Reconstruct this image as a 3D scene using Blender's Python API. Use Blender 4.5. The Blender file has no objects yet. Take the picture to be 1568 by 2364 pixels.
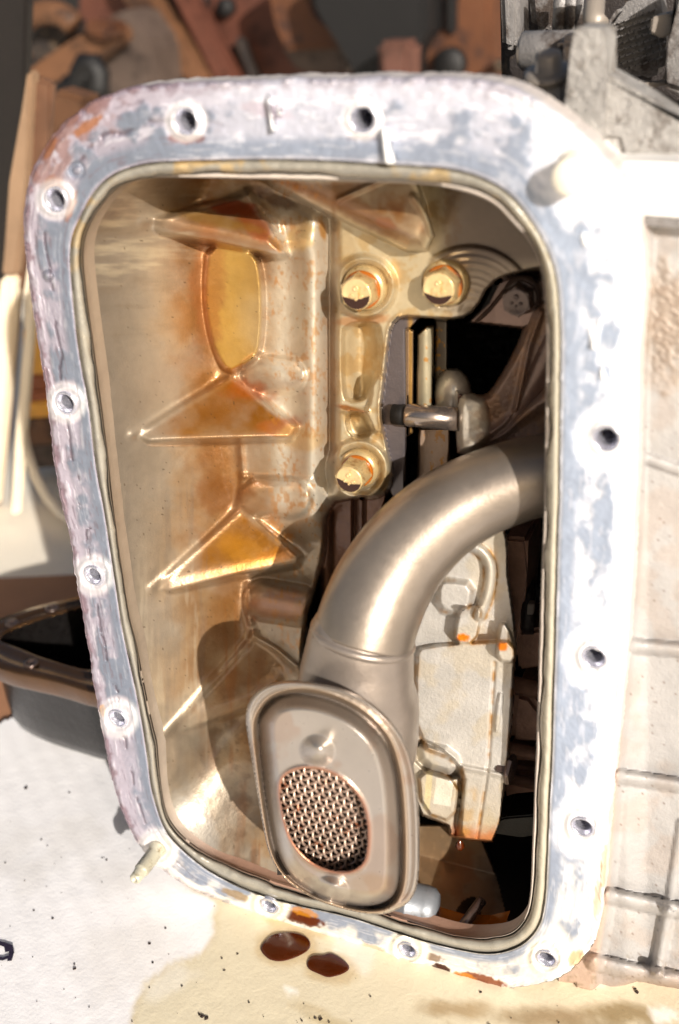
import bpy, bmesh, math, random
import numpy as np
from mathutils import Vector, Matrix
random.seed(7); rng = np.random.default_rng(7)
S = bpy.context.scene
COL = S.collection

# ------------------------------------------------------------------ camera
# 1 unit = 1 dm.  Engine face lies in the plane Y=0, interior goes to +Y, floor is horizontal.
def _basis(pitch, yaw, roll):
    p, y, r = map(math.radians, (pitch, yaw, roll))
    f = np.array([-math.sin(y)*math.cos(p), math.cos(y)*math.cos(p), -math.sin(p)])
    ri = np.cross(f, [0, 0, 1]); ri /= np.linalg.norm(ri); up = np.cross(ri, f)
    return f, ri*math.cos(r)+up*math.sin(r), -ri*math.sin(r)+up*math.cos(r)
FW, RT, UP = _basis(27.4, 24, -3.3)
FPX = 2535.0; DC = 4.0
CAMP = np.array([0.0, -DC, 5.0382])
def ray(u, v):
    u = np.asarray(u, float); v = np.asarray(v, float)
    return FW + RT*((u-784)/FPX)[..., None] + UP*((1182-v)/FPX)[..., None]
def P(u, v, d=0.0):            # sight line through (u,v) -> point at depth d behind the flange plane
    r = ray(u, v); return CAMP + r*((np.asarray(d, float)+DC)/r[..., 1])[..., None]
def G(u, v, z=0.0):            # sight line -> horizontal plane at height z
    r = ray(u, v); return CAMP + r*((np.asarray(z, float)-CAMP[2])/r[..., 2])[..., None]
cd = bpy.data.cameras.new('camera'); cam = bpy.data.objects.new('camera', cd); COL.objects.link(cam)
cam.matrix_world = Matrix(((RT[0], UP[0], -FW[0], CAMP[0]), (RT[1], UP[1], -FW[1], CAMP[1]), (RT[2], UP[2], -FW[2], CAMP[2]), (0, 0, 0, 1)))
cd.sensor_fit = 'VERTICAL'; cd.sensor_height = 36; cd.lens = FPX/2364*36
cd.clip_start = .05; cd.clip_end = 2000
cd.dof.use_dof = True; cd.dof.focus_distance = 5.75; cd.dof.aperture_fstop = 0.56
S.camera = cam

# ------------------------------------------------------------------ world, sun, exposure
SUNDIR = Vector((.92, -1.0, .52)).normalized()
W = bpy.data.worlds.new('World'); S.world = W; W.use_nodes = True
nt = W.node_tree; bg = nt.nodes['Background']
sky = nt.nodes.new('ShaderNodeTexSky'); sky.sky_type = 'NISHITA'; sky.sun_disc = False
sky.sun_elevation = math.asin(SUNDIR.z); sky.sun_rotation = math.atan2(SUNDIR.x, SUNDIR.y)
sky.altitude = 200; sky.air_density = 1.0; sky.dust_density = 6.0
nt.links.new(sky.outputs[0], bg.inputs[0]); bg.inputs[1].default_value = .062
sl = bpy.data.lights.new('sun', 'SUN'); sl.energy = 5.0; sl.angle = math.radians(.6); sl.color = (1, .945, .87)
so = bpy.data.objects.new('sun', sl); COL.objects.link(so); so.location = (8, -10, 12)
so.rotation_euler = (-SUNDIR).to_track_quat('-Z', 'Y').to_euler()
S.view_settings.view_transform = 'Standard'; S.view_settings.look = 'None'
S.view_settings.exposure = 0.36; S.view_settings.gamma = 1
S.render.engine = 'CYCLES'
S.cycles.max_bounces = 8; S.cycles.diffuse_bounces = 5; S.cycles.glossy_bounces = 5
S.cycles.sample_clamp_indirect = 6

# ------------------------------------------------------------------ small maths
def lin(h):
    if isinstance(h, str):
        c = np.array([int(h[i:i+2], 16)/255 for i in (0, 2, 4)])
    else: c = np.asarray(h, float)
    return np.where(c <= .04045, c/12.92, ((c+.055)/1.055)**2.4)
def ss(x, a, b):
    t = np.clip((x-a)/(b-a), 0, 1); return t*t*(3-2*t)
_nt = {}
def vnoise(x, y, seed=0):
    if seed not in _nt: _nt[seed] = np.random.default_rng(1000+seed).random((256, 256))
    T = _nt[seed]; xi = np.floor(x).astype(int); yi = np.floor(y).astype(int); fx = x-xi; fy = y-yi
    fx = fx*fx*(3-2*fx); fy = fy*fy*(3-2*fy); x0 = xi & 255; x1 = (xi+1) & 255; y0 = yi & 255; y1 = (yi+1) & 255
    return (T[y0, x0]*(1-fx)+T[y0, x1]*fx)*(1-fy)+(T[y1, x0]*(1-fx)+T[y1, x1]*fx)*fy
def fbm(x, y, s, o=4, seed=0):     # 0..1, mean .5
    r = 0; a = .5; t = 0
    for i in range(o):
        r = r+a*vnoise(x/s+17.3*i, y/s+9.1*i, seed+i); t += a; a *= .5; s = s/2.03
    return r/t
def sdp(U, V, pts):                # signed distance to polygon, negative inside
    pts = np.asarray(pts, float); n = len(pts); d = np.full(U.shape, 1e18); s = np.ones(U.shape)
    for i in range(n):
        a = pts[i]; b = pts[i-1]; e = b-a; wx = U-a[0]; wy = V-a[1]
        t = np.clip((wx*e[0]+wy*e[1])/(e@e+1e-9), 0, 1); bx = wx-e[0]*t; by = wy-e[1]*t
        d = np.minimum(d, bx*bx+by*by)
        c1 = V >= a[1]; c2 = V < b[1]; c3 = e[0]*wy > e[1]*wx
        s = np.where((c1 & c2 & c3) | (~c1 & ~c2 & ~c3), -s, s)
    return s*np.sqrt(d)
def dseg(U, V, a, b):
    e0 = b[0]-a[0]; e1 = b[1]-a[1]; wx = U-a[0]; wy = V-a[1]
    t = np.clip((wx*e0+wy*e1)/(e0*e0+e1*e1), 0, 1)
    return np.hypot(wx-e0*t, wy-e1*t), t
def dpoly(U, V, pts):
    d = np.full(U.shape, 1e9)
    for a, b in zip(pts[:-1], pts[1:]): d = np.minimum(d, dseg(U, V, a, b)[0])
    return d
def ell(U, V, cx, cy, rx, ry, ang=0):
    a = math.radians(ang); x = U-cx; y = V-cy
    return np.hypot((x*math.cos(a)+y*math.sin(a))/rx, (-x*math.sin(a)+y*math.cos(a))/ry)
def chaik(pts, n=2, closed=True):
    p = np.asarray(pts, float)
    for _ in range(n):
        if closed:
            q = np.roll(p, -1, 0); p = np.stack([.75*p+.25*q, .25*p+.75*q], 1).reshape(-1, p.shape[1])
        else:
            q = np.stack([.75*p[:-1]+.25*p[1:], .25*p[:-1]+.75*p[1:]], 1).reshape(-1, p.shape[1]); p = np.vstack([p[:1], q, p[-1:]])
    return p
def mix(C, col, m):
    return C*(1-m[..., None])+np.asarray(lin(col) if isinstance(col, str) else col)[..., :]*m[..., None]

# ------------------------------------------------------------------ materials
def newmat(name):
    m = bpy.data.materials.new(name); m.use_nodes = True; return m, m.node_tree, m.node_tree.nodes['Principled BSDF']
def mat(name, col, metal=0., rough=.5, coat=0., bump=.3, bscale=12., var=.25, vscale=3., dirt=None, dirtamt=.5, attr=False, fine=90., crough=.15):
    """procedural surface: base colour (or painted attribute) x noise, noise bump, optional dirt and oil coat"""
    m, t, b = newmat(name); N = t.nodes; L = t.links
    tc = N.new('ShaderNodeTexCoord')
    def noise(sc, det=6, ro=.6):
        n = N.new('ShaderNodeTexNoise'); n.inputs['Scale'].default_value = sc; n.inputs['Detail'].default_value = det
        n.inputs['Roughness'].default_value = ro; L.new(tc.outputs['Object'], n.inputs['Vector']); return n
    n1 = noise(vscale); mr = N.new('ShaderNodeMapRange'); mr.inputs['From Min'].default_value = .3; mr.inputs['From Max'].default_value = .7
    mr.inputs['To Min'].default_value = 1-var; mr.inputs['To Max'].default_value = 1+var*.5; L.new(n1.outputs['Fac'], mr.inputs['Value'])
    mx = N.new('ShaderNodeMix'); mx.data_type = 'RGBA'; mx.blend_type = 'MULTIPLY'; mx.inputs[0].default_value = 1
    if attr:
        at = N.new('ShaderNodeAttribute'); at.attribute_name = 'Col'; L.new(at.outputs['Color'], mx.inputs[6])
    else: mx.inputs[6].default_value = (*(lin(col) if isinstance(col, str) else col), 1)
    L.new(mr.outputs[0], mx.inputs[7]); out = mx.outputs[2]
    if dirt:
        n2 = noise(vscale*1.7, 8, .7); r2 = N.new('ShaderNodeMapRange'); r2.inputs['From Min'].default_value = .62-dirtamt*.3; r2.inputs['From Max'].default_value = .7-dirtamt*.2
        L.new(n2.outputs['Fac'], r2.inputs['Value']); m2 = N.new('ShaderNodeMix'); m2.data_type = 'RGBA'
        L.new(r2.outputs[0], m2.inputs[0]); L.new(out, m2.inputs[6]); m2.inputs[7].default_value = (*lin(dirt), 1); out = m2.outputs[2]
    L.new(out, b.inputs['Base Color'])
    b.inputs['Metallic'].default_value = metal
    nr = noise(fine*.3, 4); rr = N.new('ShaderNodeMapRange'); rr.inputs['To Min'].default_value = max(.03, rough-.12); rr.inputs['To Max'].default_value = min(1, rough+.12)
    L.new(nr.outputs['Fac'], rr.inputs['Value']); L.new(rr.outputs[0], b.inputs['Roughness'])
    if coat: b.inputs['Coat Weight'].default_value = coat; b.inputs['Coat Roughness'].default_value = crough
    if bump:
        n3 = noise(fine, 3); n4 = noise(bscale, 5); ad = N.new('ShaderNodeMath'); ad.operation = 'MULTIPLY_ADD'; ad.inputs[1].default_value = .35
        L.new(n3.outputs['Fac'], ad.inputs[0]); L.new(n4.outputs['Fac'], ad.inputs[2])
        bp = N.new('ShaderNodeBump'); bp.inputs['Strength'].default_value = bump; bp.inputs['Distance'].default_value = .02
        L.new(ad.outputs[0], bp.inputs['Height']); L.new(bp.outputs[0], b.inputs['Normal'])
    return m
M = {}
M['cast'] = mat('oily_cast_aluminium', '', metal=.5, rough=.38, coat=.5, bump=.2, bscale=14, var=.14, vscale=5, attr=True, fine=110, crough=.12)
M['flange'] = mat('scraped_gasket_face', '', metal=.15, rough=.42, coat=.12, bump=.22, bscale=16, var=.12, vscale=9, attr=True, fine=70)
M['bead'] = mat('cured_sealant', '', metal=.0, rough=.3, coat=.5, bump=.2, bscale=7, var=.12, attr=True)
M['panel'] = mat('dirty_cast_aluminium', '', metal=.12, rough=.5, bump=.4, bscale=16, var=.12, vscale=6, attr=True, fine=80)
M['block'] = mat('grained_cast_aluminium', '', metal=.35, rough=.42, coat=.15, bump=.3, bscale=60, var=.16, vscale=8, attr=True, fine=130)
M['press'] = mat('pressed_steel', '', metal=.65, rough=.32, coat=.3, bump=.1, bscale=8, var=.1, vscale=3, attr=True, fine=120)
M['pipe'] = mat('drawn_steel_pipe', '968a7e', metal=.72, rough=.36, coat=.2, bump=.1, bscale=5, var=.28, vscale=2.2)
M['boot'] = mat('swaged_steel', '9a8e84', metal=.65, rough=.38, coat=.2, bump=.12, bscale=5, var=.18, vscale=4)
M['bolt'] = mat('oily_bolt_steel', 'c2a878', metal=.45, rough=.3, coat=.4, bump=.05, var=.15, vscale=12, dirt='8a5a20', dirtamt=.25, crough=.05)
M['boltface'] = mat('amber_oiled_bolt_face', 'd8bc88', metal=.3, rough=.35, coat=.4, bump=.05, var=.2, vscale=20, dirt='c89040', dirtamt=.2, crough=.06)
M['oil'] = mat('brown_engine_oil', '4a1c05', metal=0, rough=.15, coat=.4, bump=.02, var=.3, vscale=2, crough=.02)
M['oildark'] = mat('dark_hanging_oil', '2a0e04', metal=0, rough=.25, coat=.15, bump=.02, var=.3, vscale=2)
M['oilfilm'] = mat('amber_oil_film', 'a0560c', metal=0, rough=.12, coat=1, bump=.02, var=.2, crough=.03)
M['darkbolt'] = mat('dark_bolt_steel', '5a4a44', metal=.6, rough=.3, coat=.5, bump=.1, var=.2)
M['pin'] = mat('ground_steel_pin', 'a89a90', metal=.9, rough=.2, bump=.03, var=.1)
M['thread'] = mat('bright_thread', 'd2d2de', metal=.75, rough=.25, bump=.3, var=.2, vscale=20)
M['stud'] = mat('zinc_stud', 'c9c4b0', metal=.35, rough=.4, bump=.4, var=.2, vscale=10, dirt='8a7c60', dirtamt=.3)
M['dowel'] = mat('pale_dowel', 'f2ead8', metal=.1, rough=.45, bump=.2, var=.08)
M['mesh'] = mat('stained_wire', 'b8a090', metal=.55, rough=.35, bump=.0, var=.3, vscale=9, dirt='a0603c', dirtamt=.2)
M['cavity'] = mat('oily_shaded_cavity', '', metal=.1, rough=.7, coat=0, bump=.1, var=.2, attr=True)
M['black'] = mat('black_oily_void', '15100d', metal=.2, rough=.4, coat=.2, bump=.2)
M['shell'] = mat('crankcase_outside', '6f6862', metal=.3, rough=.55, bump=.5)
M['greycast'] = mat('grey_cast_bracket', 'a8a4a0', metal=.2, rough=.6, bump=1.2, bscale=30, var=.3, vscale=7, dirt='77706a', dirtamt=.35)
M['whitecast'] = mat('machined_white_metal', 'efece8', metal=.1, rough=.45, bump=.2, var=.05, dirt='c8beb2', dirtamt=.1)
M['sheet'] = mat('white_corrugated_board', '', rough=.75, bump=.25, bscale=6, var=.05, vscale=2, attr=True, fine=40)
M['panblack'] = mat('black_painted_pan', '0e0b0a', metal=.0, rough=.3, coat=.35, bump=.35, bscale=9, var=.3, crough=.1)
M['panrim'] = mat('oily_glint_rim', '6e4c2c', metal=.85, rough=.2, coat=.9, bump=.5, bscale=9, var=.3, crough=.08)  # brown tint puts the sun's golden glint onto the black pan's rim
M['speck'] = mat('dark_grit', '2a1c16', rough=.7, bump=.3)
M['ink'] = mat('dark_marker_ink', '2a2236', rough=.6, bump=0, var=.3, vscale=30)

def rust(name, col, dirt='3a1c10', rough=.6, metal=.1):
    return mat(name, col, metal=metal, rough=rough, bump=.4, bscale=3, var=.35, vscale=1.1, dirt=dirt, dirtamt=.35)
M['redframe'] = rust('rusty_red_frame', '5c3426')
M['orange'] = rust('orange_rust_bracket', '5e3820', '34201a')
M['pinkpanel'] = rust('faded_red_panel', '6a463a', '4a3026')
M['tan'] = rust('tan_bracket', '6a4830', '3a261a')
M['greybrown'] = rust('grey_brown_housing', '564840', '2e2420')
M['blackrub'] = mat('black_rubber', '0b090a', rough=.6, bump=.3)
M['darkpost'] = mat('dark_door_post', '1a1411', rough=.6, bump=.2, var=.3, vscale=.7)
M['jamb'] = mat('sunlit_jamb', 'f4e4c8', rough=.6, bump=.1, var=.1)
M['jambshade'] = mat('shaded_jamb', '94785e', rough=.6, bump=.1, var=.2)  # darker copy of the sunlit jamb, its shade put into the colour
M['brownpost'] = mat('brown_post', '6a4a36', rough=.6, bump=.1, var=.3)
M['yellow'] = mat('yellow_drum', 'e8a838', rough=.45, bump=.1, var=.2)
M['browndrum'] = mat('orange_brown_band', '9a4e1c', rough=.5, bump=.1)
M['greymetal'] = mat('grey_engine_metal', '8c8886', metal=.3, rough=.45, bump=.6, bscale=8, var=.3, dirt='4a403a', dirtamt=.4)
M['darkmetal'] = mat('dark_engine_metal', '3a3432', metal=.3, rough=.45, bump=.5, var=.3, dirt='6a5a4a', dirtamt=.25)
M['silver'] = mat('bright_bolt', '948a80', metal=.2, rough=.4, bump=.1)
M['concrete'] = mat('warm_concrete', 'f6ecda', rough=.8, bump=.3, bscale=2, var=.12, vscale=.3)
M['floorshade'] = mat('shaded_floor_brown', 'a87858', rough=.7, bump=.2, bscale=2, var=.2, vscale=.8)  # brown colour carries the shade on the floor
M['wall'] = mat('garage_wall', '0f0c0b', rough=.8, bump=.2, var=.3, vscale=.2)  # near-black colour in place of the shade inside the garage

# ------------------------------------------------------------------ object helpers
def link(o, parent=None):
    COL.objects.link(o)
    if parent is not None: o.parent = parent
    return o
def tag(o, label=None, cat=None, group=None, kind=None):
    if label: o['label'] = label
    if cat: o['category'] = cat
    if group: o['group'] = group
    if kind: o['kind'] = kind
    return o
def empty(name, loc, label, cat, group=None):
    o = bpy.data.objects.new(name, None); o.empty_display_size = .1; link(o); o.location = tuple(loc)
    return tag(o, label, cat, group)
def fastmesh(name, verts, quads, m, parent=None, cols=None, nrm=None, smooth=True):
    me = bpy.data.meshes.new(name); verts = np.asarray(verts, np.float32).reshape(-1, 3); quads = np.asarray(quads, np.int32)
    k = quads.shape[1]; me.vertices.add(len(verts)); me.vertices.foreach_set('co', verts.ravel())
    me.loops.add(quads.size); me.loops.foreach_set('vertex_index', quads.ravel())
    me.polygons.add(len(quads)); me.polygons.foreach_set('loop_start', np.arange(len(quads), dtype=np.int32)*k)
    me.update(calc_edges=True)
    me.polygons.foreach_set('use_smooth', np.full(len(quads), smooth, bool))
    if cols is not None:
        a = me.color_attributes.new('Col', 'FLOAT_COLOR', 'POINT')
        c = np.ones((len(verts), 4), np.float32); c[:, :3] = np.clip(cols.reshape(-1, 3), 0, 1); a.data.foreach_set('color', c.ravel())
    me.materials.append(m)
    if nrm is not None: me.normals_split_custom_set_from_vertices(nrm.reshape(-1, 3).tolist())
    o = bpy.data.objects.new(name, me); link(o, None)
    if parent is not None:
        o.parent = parent; me.transform(Matrix.Translation(-Vector(parent.location)))
    return o
def bmobj(name, bm, m, parent=None, smooth=True, loc=None):
    me = bpy.data.meshes.new(name); bmesh.ops.recalc_face_normals(bm, faces=bm.faces[:]); bm.to_mesh(me); bm.free()
    for p in me.polygons: p.use_smooth = smooth
    me.materials.append(m); o = bpy.data.objects.new(name, me); link(o, parent)
    if parent is not None and loc is None: me.transform(Matrix.Translation(-Vector(parent.location)))
    if loc is not None: o.location = tuple(loc)
    return o
def gridnormals(W3):
    du = np.gradient(W3, axis=1); dv = np.gradient(W3, axis=0); n = np.cross(dv, du)
    n /= np.linalg.norm(n, axis=2, keepdims=True)+1e-12
    s = np.sign(np.sum(n*(CAMP-W3), axis=2, keepdims=True)); s[s == 0] = 1
    return n*s
def blur(A, n=1):
    for _ in range(n):
        B = np.pad(A, 1, mode='edge'); A = (B[:-2, 1:-1]+B[2:, 1:-1]+B[1:-1, :-2]+B[1:-1, 2:]+4*B[1:-1, 1:-1])/8
    return A
def relief(U, V, W3, C, mask, labels, specs, parent):
    """one sculpted grid cut into parts: specs = {label: (name, material, text)}"""
    nr = gridnormals(W3); h, w = U.shape; idx = np.arange(h*w).reshape(h, w)
    q = np.stack([idx[:-1, :-1], idx[1:, :-1], idx[1:, 1:], idx[:-1, 1:]], -1).reshape(-1, 4)
    ok = (mask[:-1, :-1] & mask[1:, :-1] & mask[1:, 1:] & mask[:-1, 1:]).reshape(-1)
    lb = labels[:-1, :-1].reshape(-1); out = {}
    for k, sp in specs.items():
        f = q[ok & (lb == k)]
        if not len(f): continue
        p3 = W3.reshape(-1, 3); a_, b_, c_, d_ = (p3[f[:, i]] for i in range(4)); fn = np.cross(c_-a_, d_-b_)
        fl = np.sum(fn*nr.reshape(-1, 3)[f[:, 0]], axis=1) < 0; f = np.where(fl[:, None], f[:, ::-1], f)
        used, inv = np.unique(f.ravel(), return_inverse=True)
        o = fastmesh(sp[0], W3.reshape(-1, 3)[used], inv.reshape(-1, 4), sp[1], parent, C.reshape(-1, 3)[used], nr.reshape(-1, 3)[used])
        if len(sp) > 2 and sp[2]: o['label'] = sp[2]
        out[k] = o
    return out
def mesh_grid(u0, u1, v0, v1, st):
    return np.meshgrid(np.arange(u0, u1+st*.5, st, float), np.arange(v0, v1+st*.5, st, float))
def lathe_bm(bm, prof, c, ax, n=24, closed=False):
    ax = Vector(ax).normalized(); t = ax.orthogonal().normalized(); b = ax.cross(t); rings = []
    for (r, h) in prof:
        rings.append([bm.verts.new(Vector(c)+ax*h+(t*math.cos(2*math.pi*i/n)+b*math.sin(2*math.pi*i/n))*r) for i in range(n)] if r > 1e-6 else [bm.verts.new(Vector(c)+ax*h)])
    for a, d in zip(rings[:-1], rings[1:]):
        for i in range(n):
            j = (i+1) % n
            if len(a) == 1 and len(d) == 1: continue
            if len(a) == 1: bm.faces.new((a[0], d[j], d[i]))
            elif len(d) == 1: bm.faces.new((a[i], a[j], d[0]))
            else: bm.faces.new((a[i], a[j], d[j], d[i]))
    return bm
def tube_bm(bm, pts, rads, n=24, cap=True, flat=None):
    pts = [Vector(p) for p in pts]; rings = []; prev = None
    for i, p in enumerate(pts):
        d = (pts[min(i+1, len(pts)-1)]-pts[max(i-1, 0)]).normalized()
        if prev is None: t = d.orthogonal().normalized()
        else: t = (prev-d*prev.dot(d)).normalized()
        prev = t; b = d.cross(t); r = rads[i] if hasattr(rads, '__len__') else rads
        rings.append([bm.verts.new(p+(t*math.cos(2*math.pi*k/n)+b*math.sin(2*math.pi*k/n))*r) for k in range(n)])
    for a, c in zip(rings[:-1], rings[1:]):
        for k in range(n): bm.faces.new((a[k], a[(k+1) % n], c[(k+1) % n], c[k]))
    if cap:
        bm.faces.new(rings[0][::-1]); bm.faces.new(rings[-1])
    return bm
def slab(name, pts, d, th, m, parent=None, bev=.0, smooth=False, dd=None, holes=()):
    """plate whose face outline is seen at the given sight lines at depth d, with real thickness th behind it"""
    ds = dd if dd is not None else [d]*len(pts)
    f = [Vector(P(p[0], p[1], q)) for p, q in zip(pts, ds)]
    bm = bmesh.new(); a = [bm.verts.new(p) for p in f]; b = [bm.verts.new(p+Vector((0, th, 0))) for p in f]; n = len(f)
    bm.faces.new(a); bm.faces.new(b[::-1])
    for i in range(n): bm.faces.new((a[i], b[i], b[(i+1) % n], a[(i+1) % n]))
    if bev:
        es = [e for e in bm.edges if (e.verts[0] in a and e.verts[1] in a)]
        es += [e for e in bm.edges if (e.verts[0] in a) != (e.verts[1] in a)]
        bmesh.ops.bevel(bm, geom=es, offset=bev, segments=2, affect='EDGES', clamp_overlap=True)
    return bmobj(name, bm, m, parent, smooth)
def T(o, label, cat, group=None): return tag(o, label, cat, group)

# ------------------------------------------------------------------ outlines of the flange (sight-line coordinates)
OUT = [(300,200),(400,191),(520,187),(640,184),(668,178),(690,177),(712,181),(800,181),(880,176),(900,180),(1000,178),(1100,183),(1170,197),(1230,222),(1290,265),(1345,312),(1395,362),(1432,410),(1456,460),(1472,512),(1482,570),(1487,650),(1484,730),(1476,800),(1472,900),(1470,1000),(1468,1100),(1462,1200),(1456,1350),(1446,1500),(1433,1640),(1420,1764),(1410,1860),(1400,1960),(1394,2060),(1389,2114),(1374,2179),(1334,2229),(1284,2264),(1209,2278),(1154,2284),(1059,2256),(934,2217),(784,2176),(625,2121),(530,2089),(425,2044),(360,1999),(320,1949),(285,1884),(265,1824),(250,1764),(235,1676),(220,1601),(205,1496),(190,1416),(172,1311),(163,1241),(145,1176),(125,1068),(108,908),(92,813),(75,703),(58,588),(54,490),(65,420),(85,370),(115,320),(145,285),(200,240),(250,218)]
INN = [(160,588),(166,540),(185,500),(210,450),(240,415),(280,390),(350,373),(425,370),(500,368),(600,366),(700,367),(784,370),(884,377),(984,382),(1064,390),(1134,415),(1179,445),(1214,485),(1249,540),(1272,588),(1288,638),(1297,738),(1296,888),(1294,1039),(1293,1176),(1289,1226),(1284,1476),(1279,1626),(1276,1764),(1270,1850),(1266,1964),(1259,2104),(1239,2154),(1199,2189),(1134,2206),(1059,2194),(959,2169),(859,2134),(784,2111),(650,2084),(550,2049),(475,2009),(415,1959),(380,1919),(360,1864),(347,1814),(342,1764),(325,1651),(305,1556),(280,1446),(268,1361),(255,1276),(240,1176),(220,1078),(205,933),(185,838),(172,738),(163,638)]
LIP = [(194,588),(200,545),(214,510),(240,470),(276,432),(322,414),(375,410),(440,411),(500,412),(600,414),(700,416),(784,418),(934,423),(1009,428),(1084,445),(1144,470),(1184,515),(1219,550),(1243,592),(1256,650),(1261,720),(1263,790),(1259,938),(1256,1176),(1251,1300),(1246,1426),(1241,1626),(1236,1764),(1232,1860),(1228,1964),(1224,2080),(1205,2129),(1173,2154),(1120,2161),(1064,2159),(984,2136),(904,2109),(784,2075),(650,2037),(575,2010),(500,1981),(440,1943),(400,1903),(382,1864),(374,1814),(368,1750),(366,1710),(356,1676),(340,1601),(318,1486),(300,1426),(285,1326),(270,1226),(255,1078),(240,955),(225,838),(210,738),(198,638)]
OUTs, INNs, LIPs = chaik(OUT, 1), chaik(INN, 2), chaik(LIP, 2)
CC = (745., 1220.)
def polar(loop):
    d = np.asarray(loop)-CC; a = np.arctan2(d[:, 1], d[:, 0]); r = np.hypot(d[:, 0], d[:, 1]); o = np.argsort(a); a = a[o]; r = r[o]
    return np.concatenate([a[-3:]-2*np.pi, a, a[:3]+2*np.pi]), np.concatenate([r[-3:], r, r[:3]])
def rad(pl, th): return np.interp(th, *pl)
pO, pI, pL = polar(OUTs), polar(INNs), polar(LIPs)
tt = np.linspace(-np.pi, np.pi, 8001); rm = (rad(pO, tt)+rad(pI, tt))/2
xy = np.stack([rm*np.cos(tt), rm*np.sin(tt)], 1); cs = np.concatenate([[0], np.cumsum(np.hypot(*np.diff(xy, axis=0).T))])
NS = 2000; TH = np.interp(np.linspace(0, cs[-1], NS+1)[:-1], cs, tt); PERIM = np.linspace(0, cs[-1], NS+1)[:-1]

# ================================================================== ENGINE (crankcase)
eng = empty('crankcase', P(784, 1230, 0), 'cast aluminium crankcase with an open sump ringed by a scraped grey gasket face', 'engine block')

HOLES = [(430,280),(838,275),(130,460),(153,930),(217,1328),(273,1658),(622,2090),(942,2192),(1262,2212),(1345,1908),(1372,1517),(1400,1012)]
HR = .040
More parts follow.
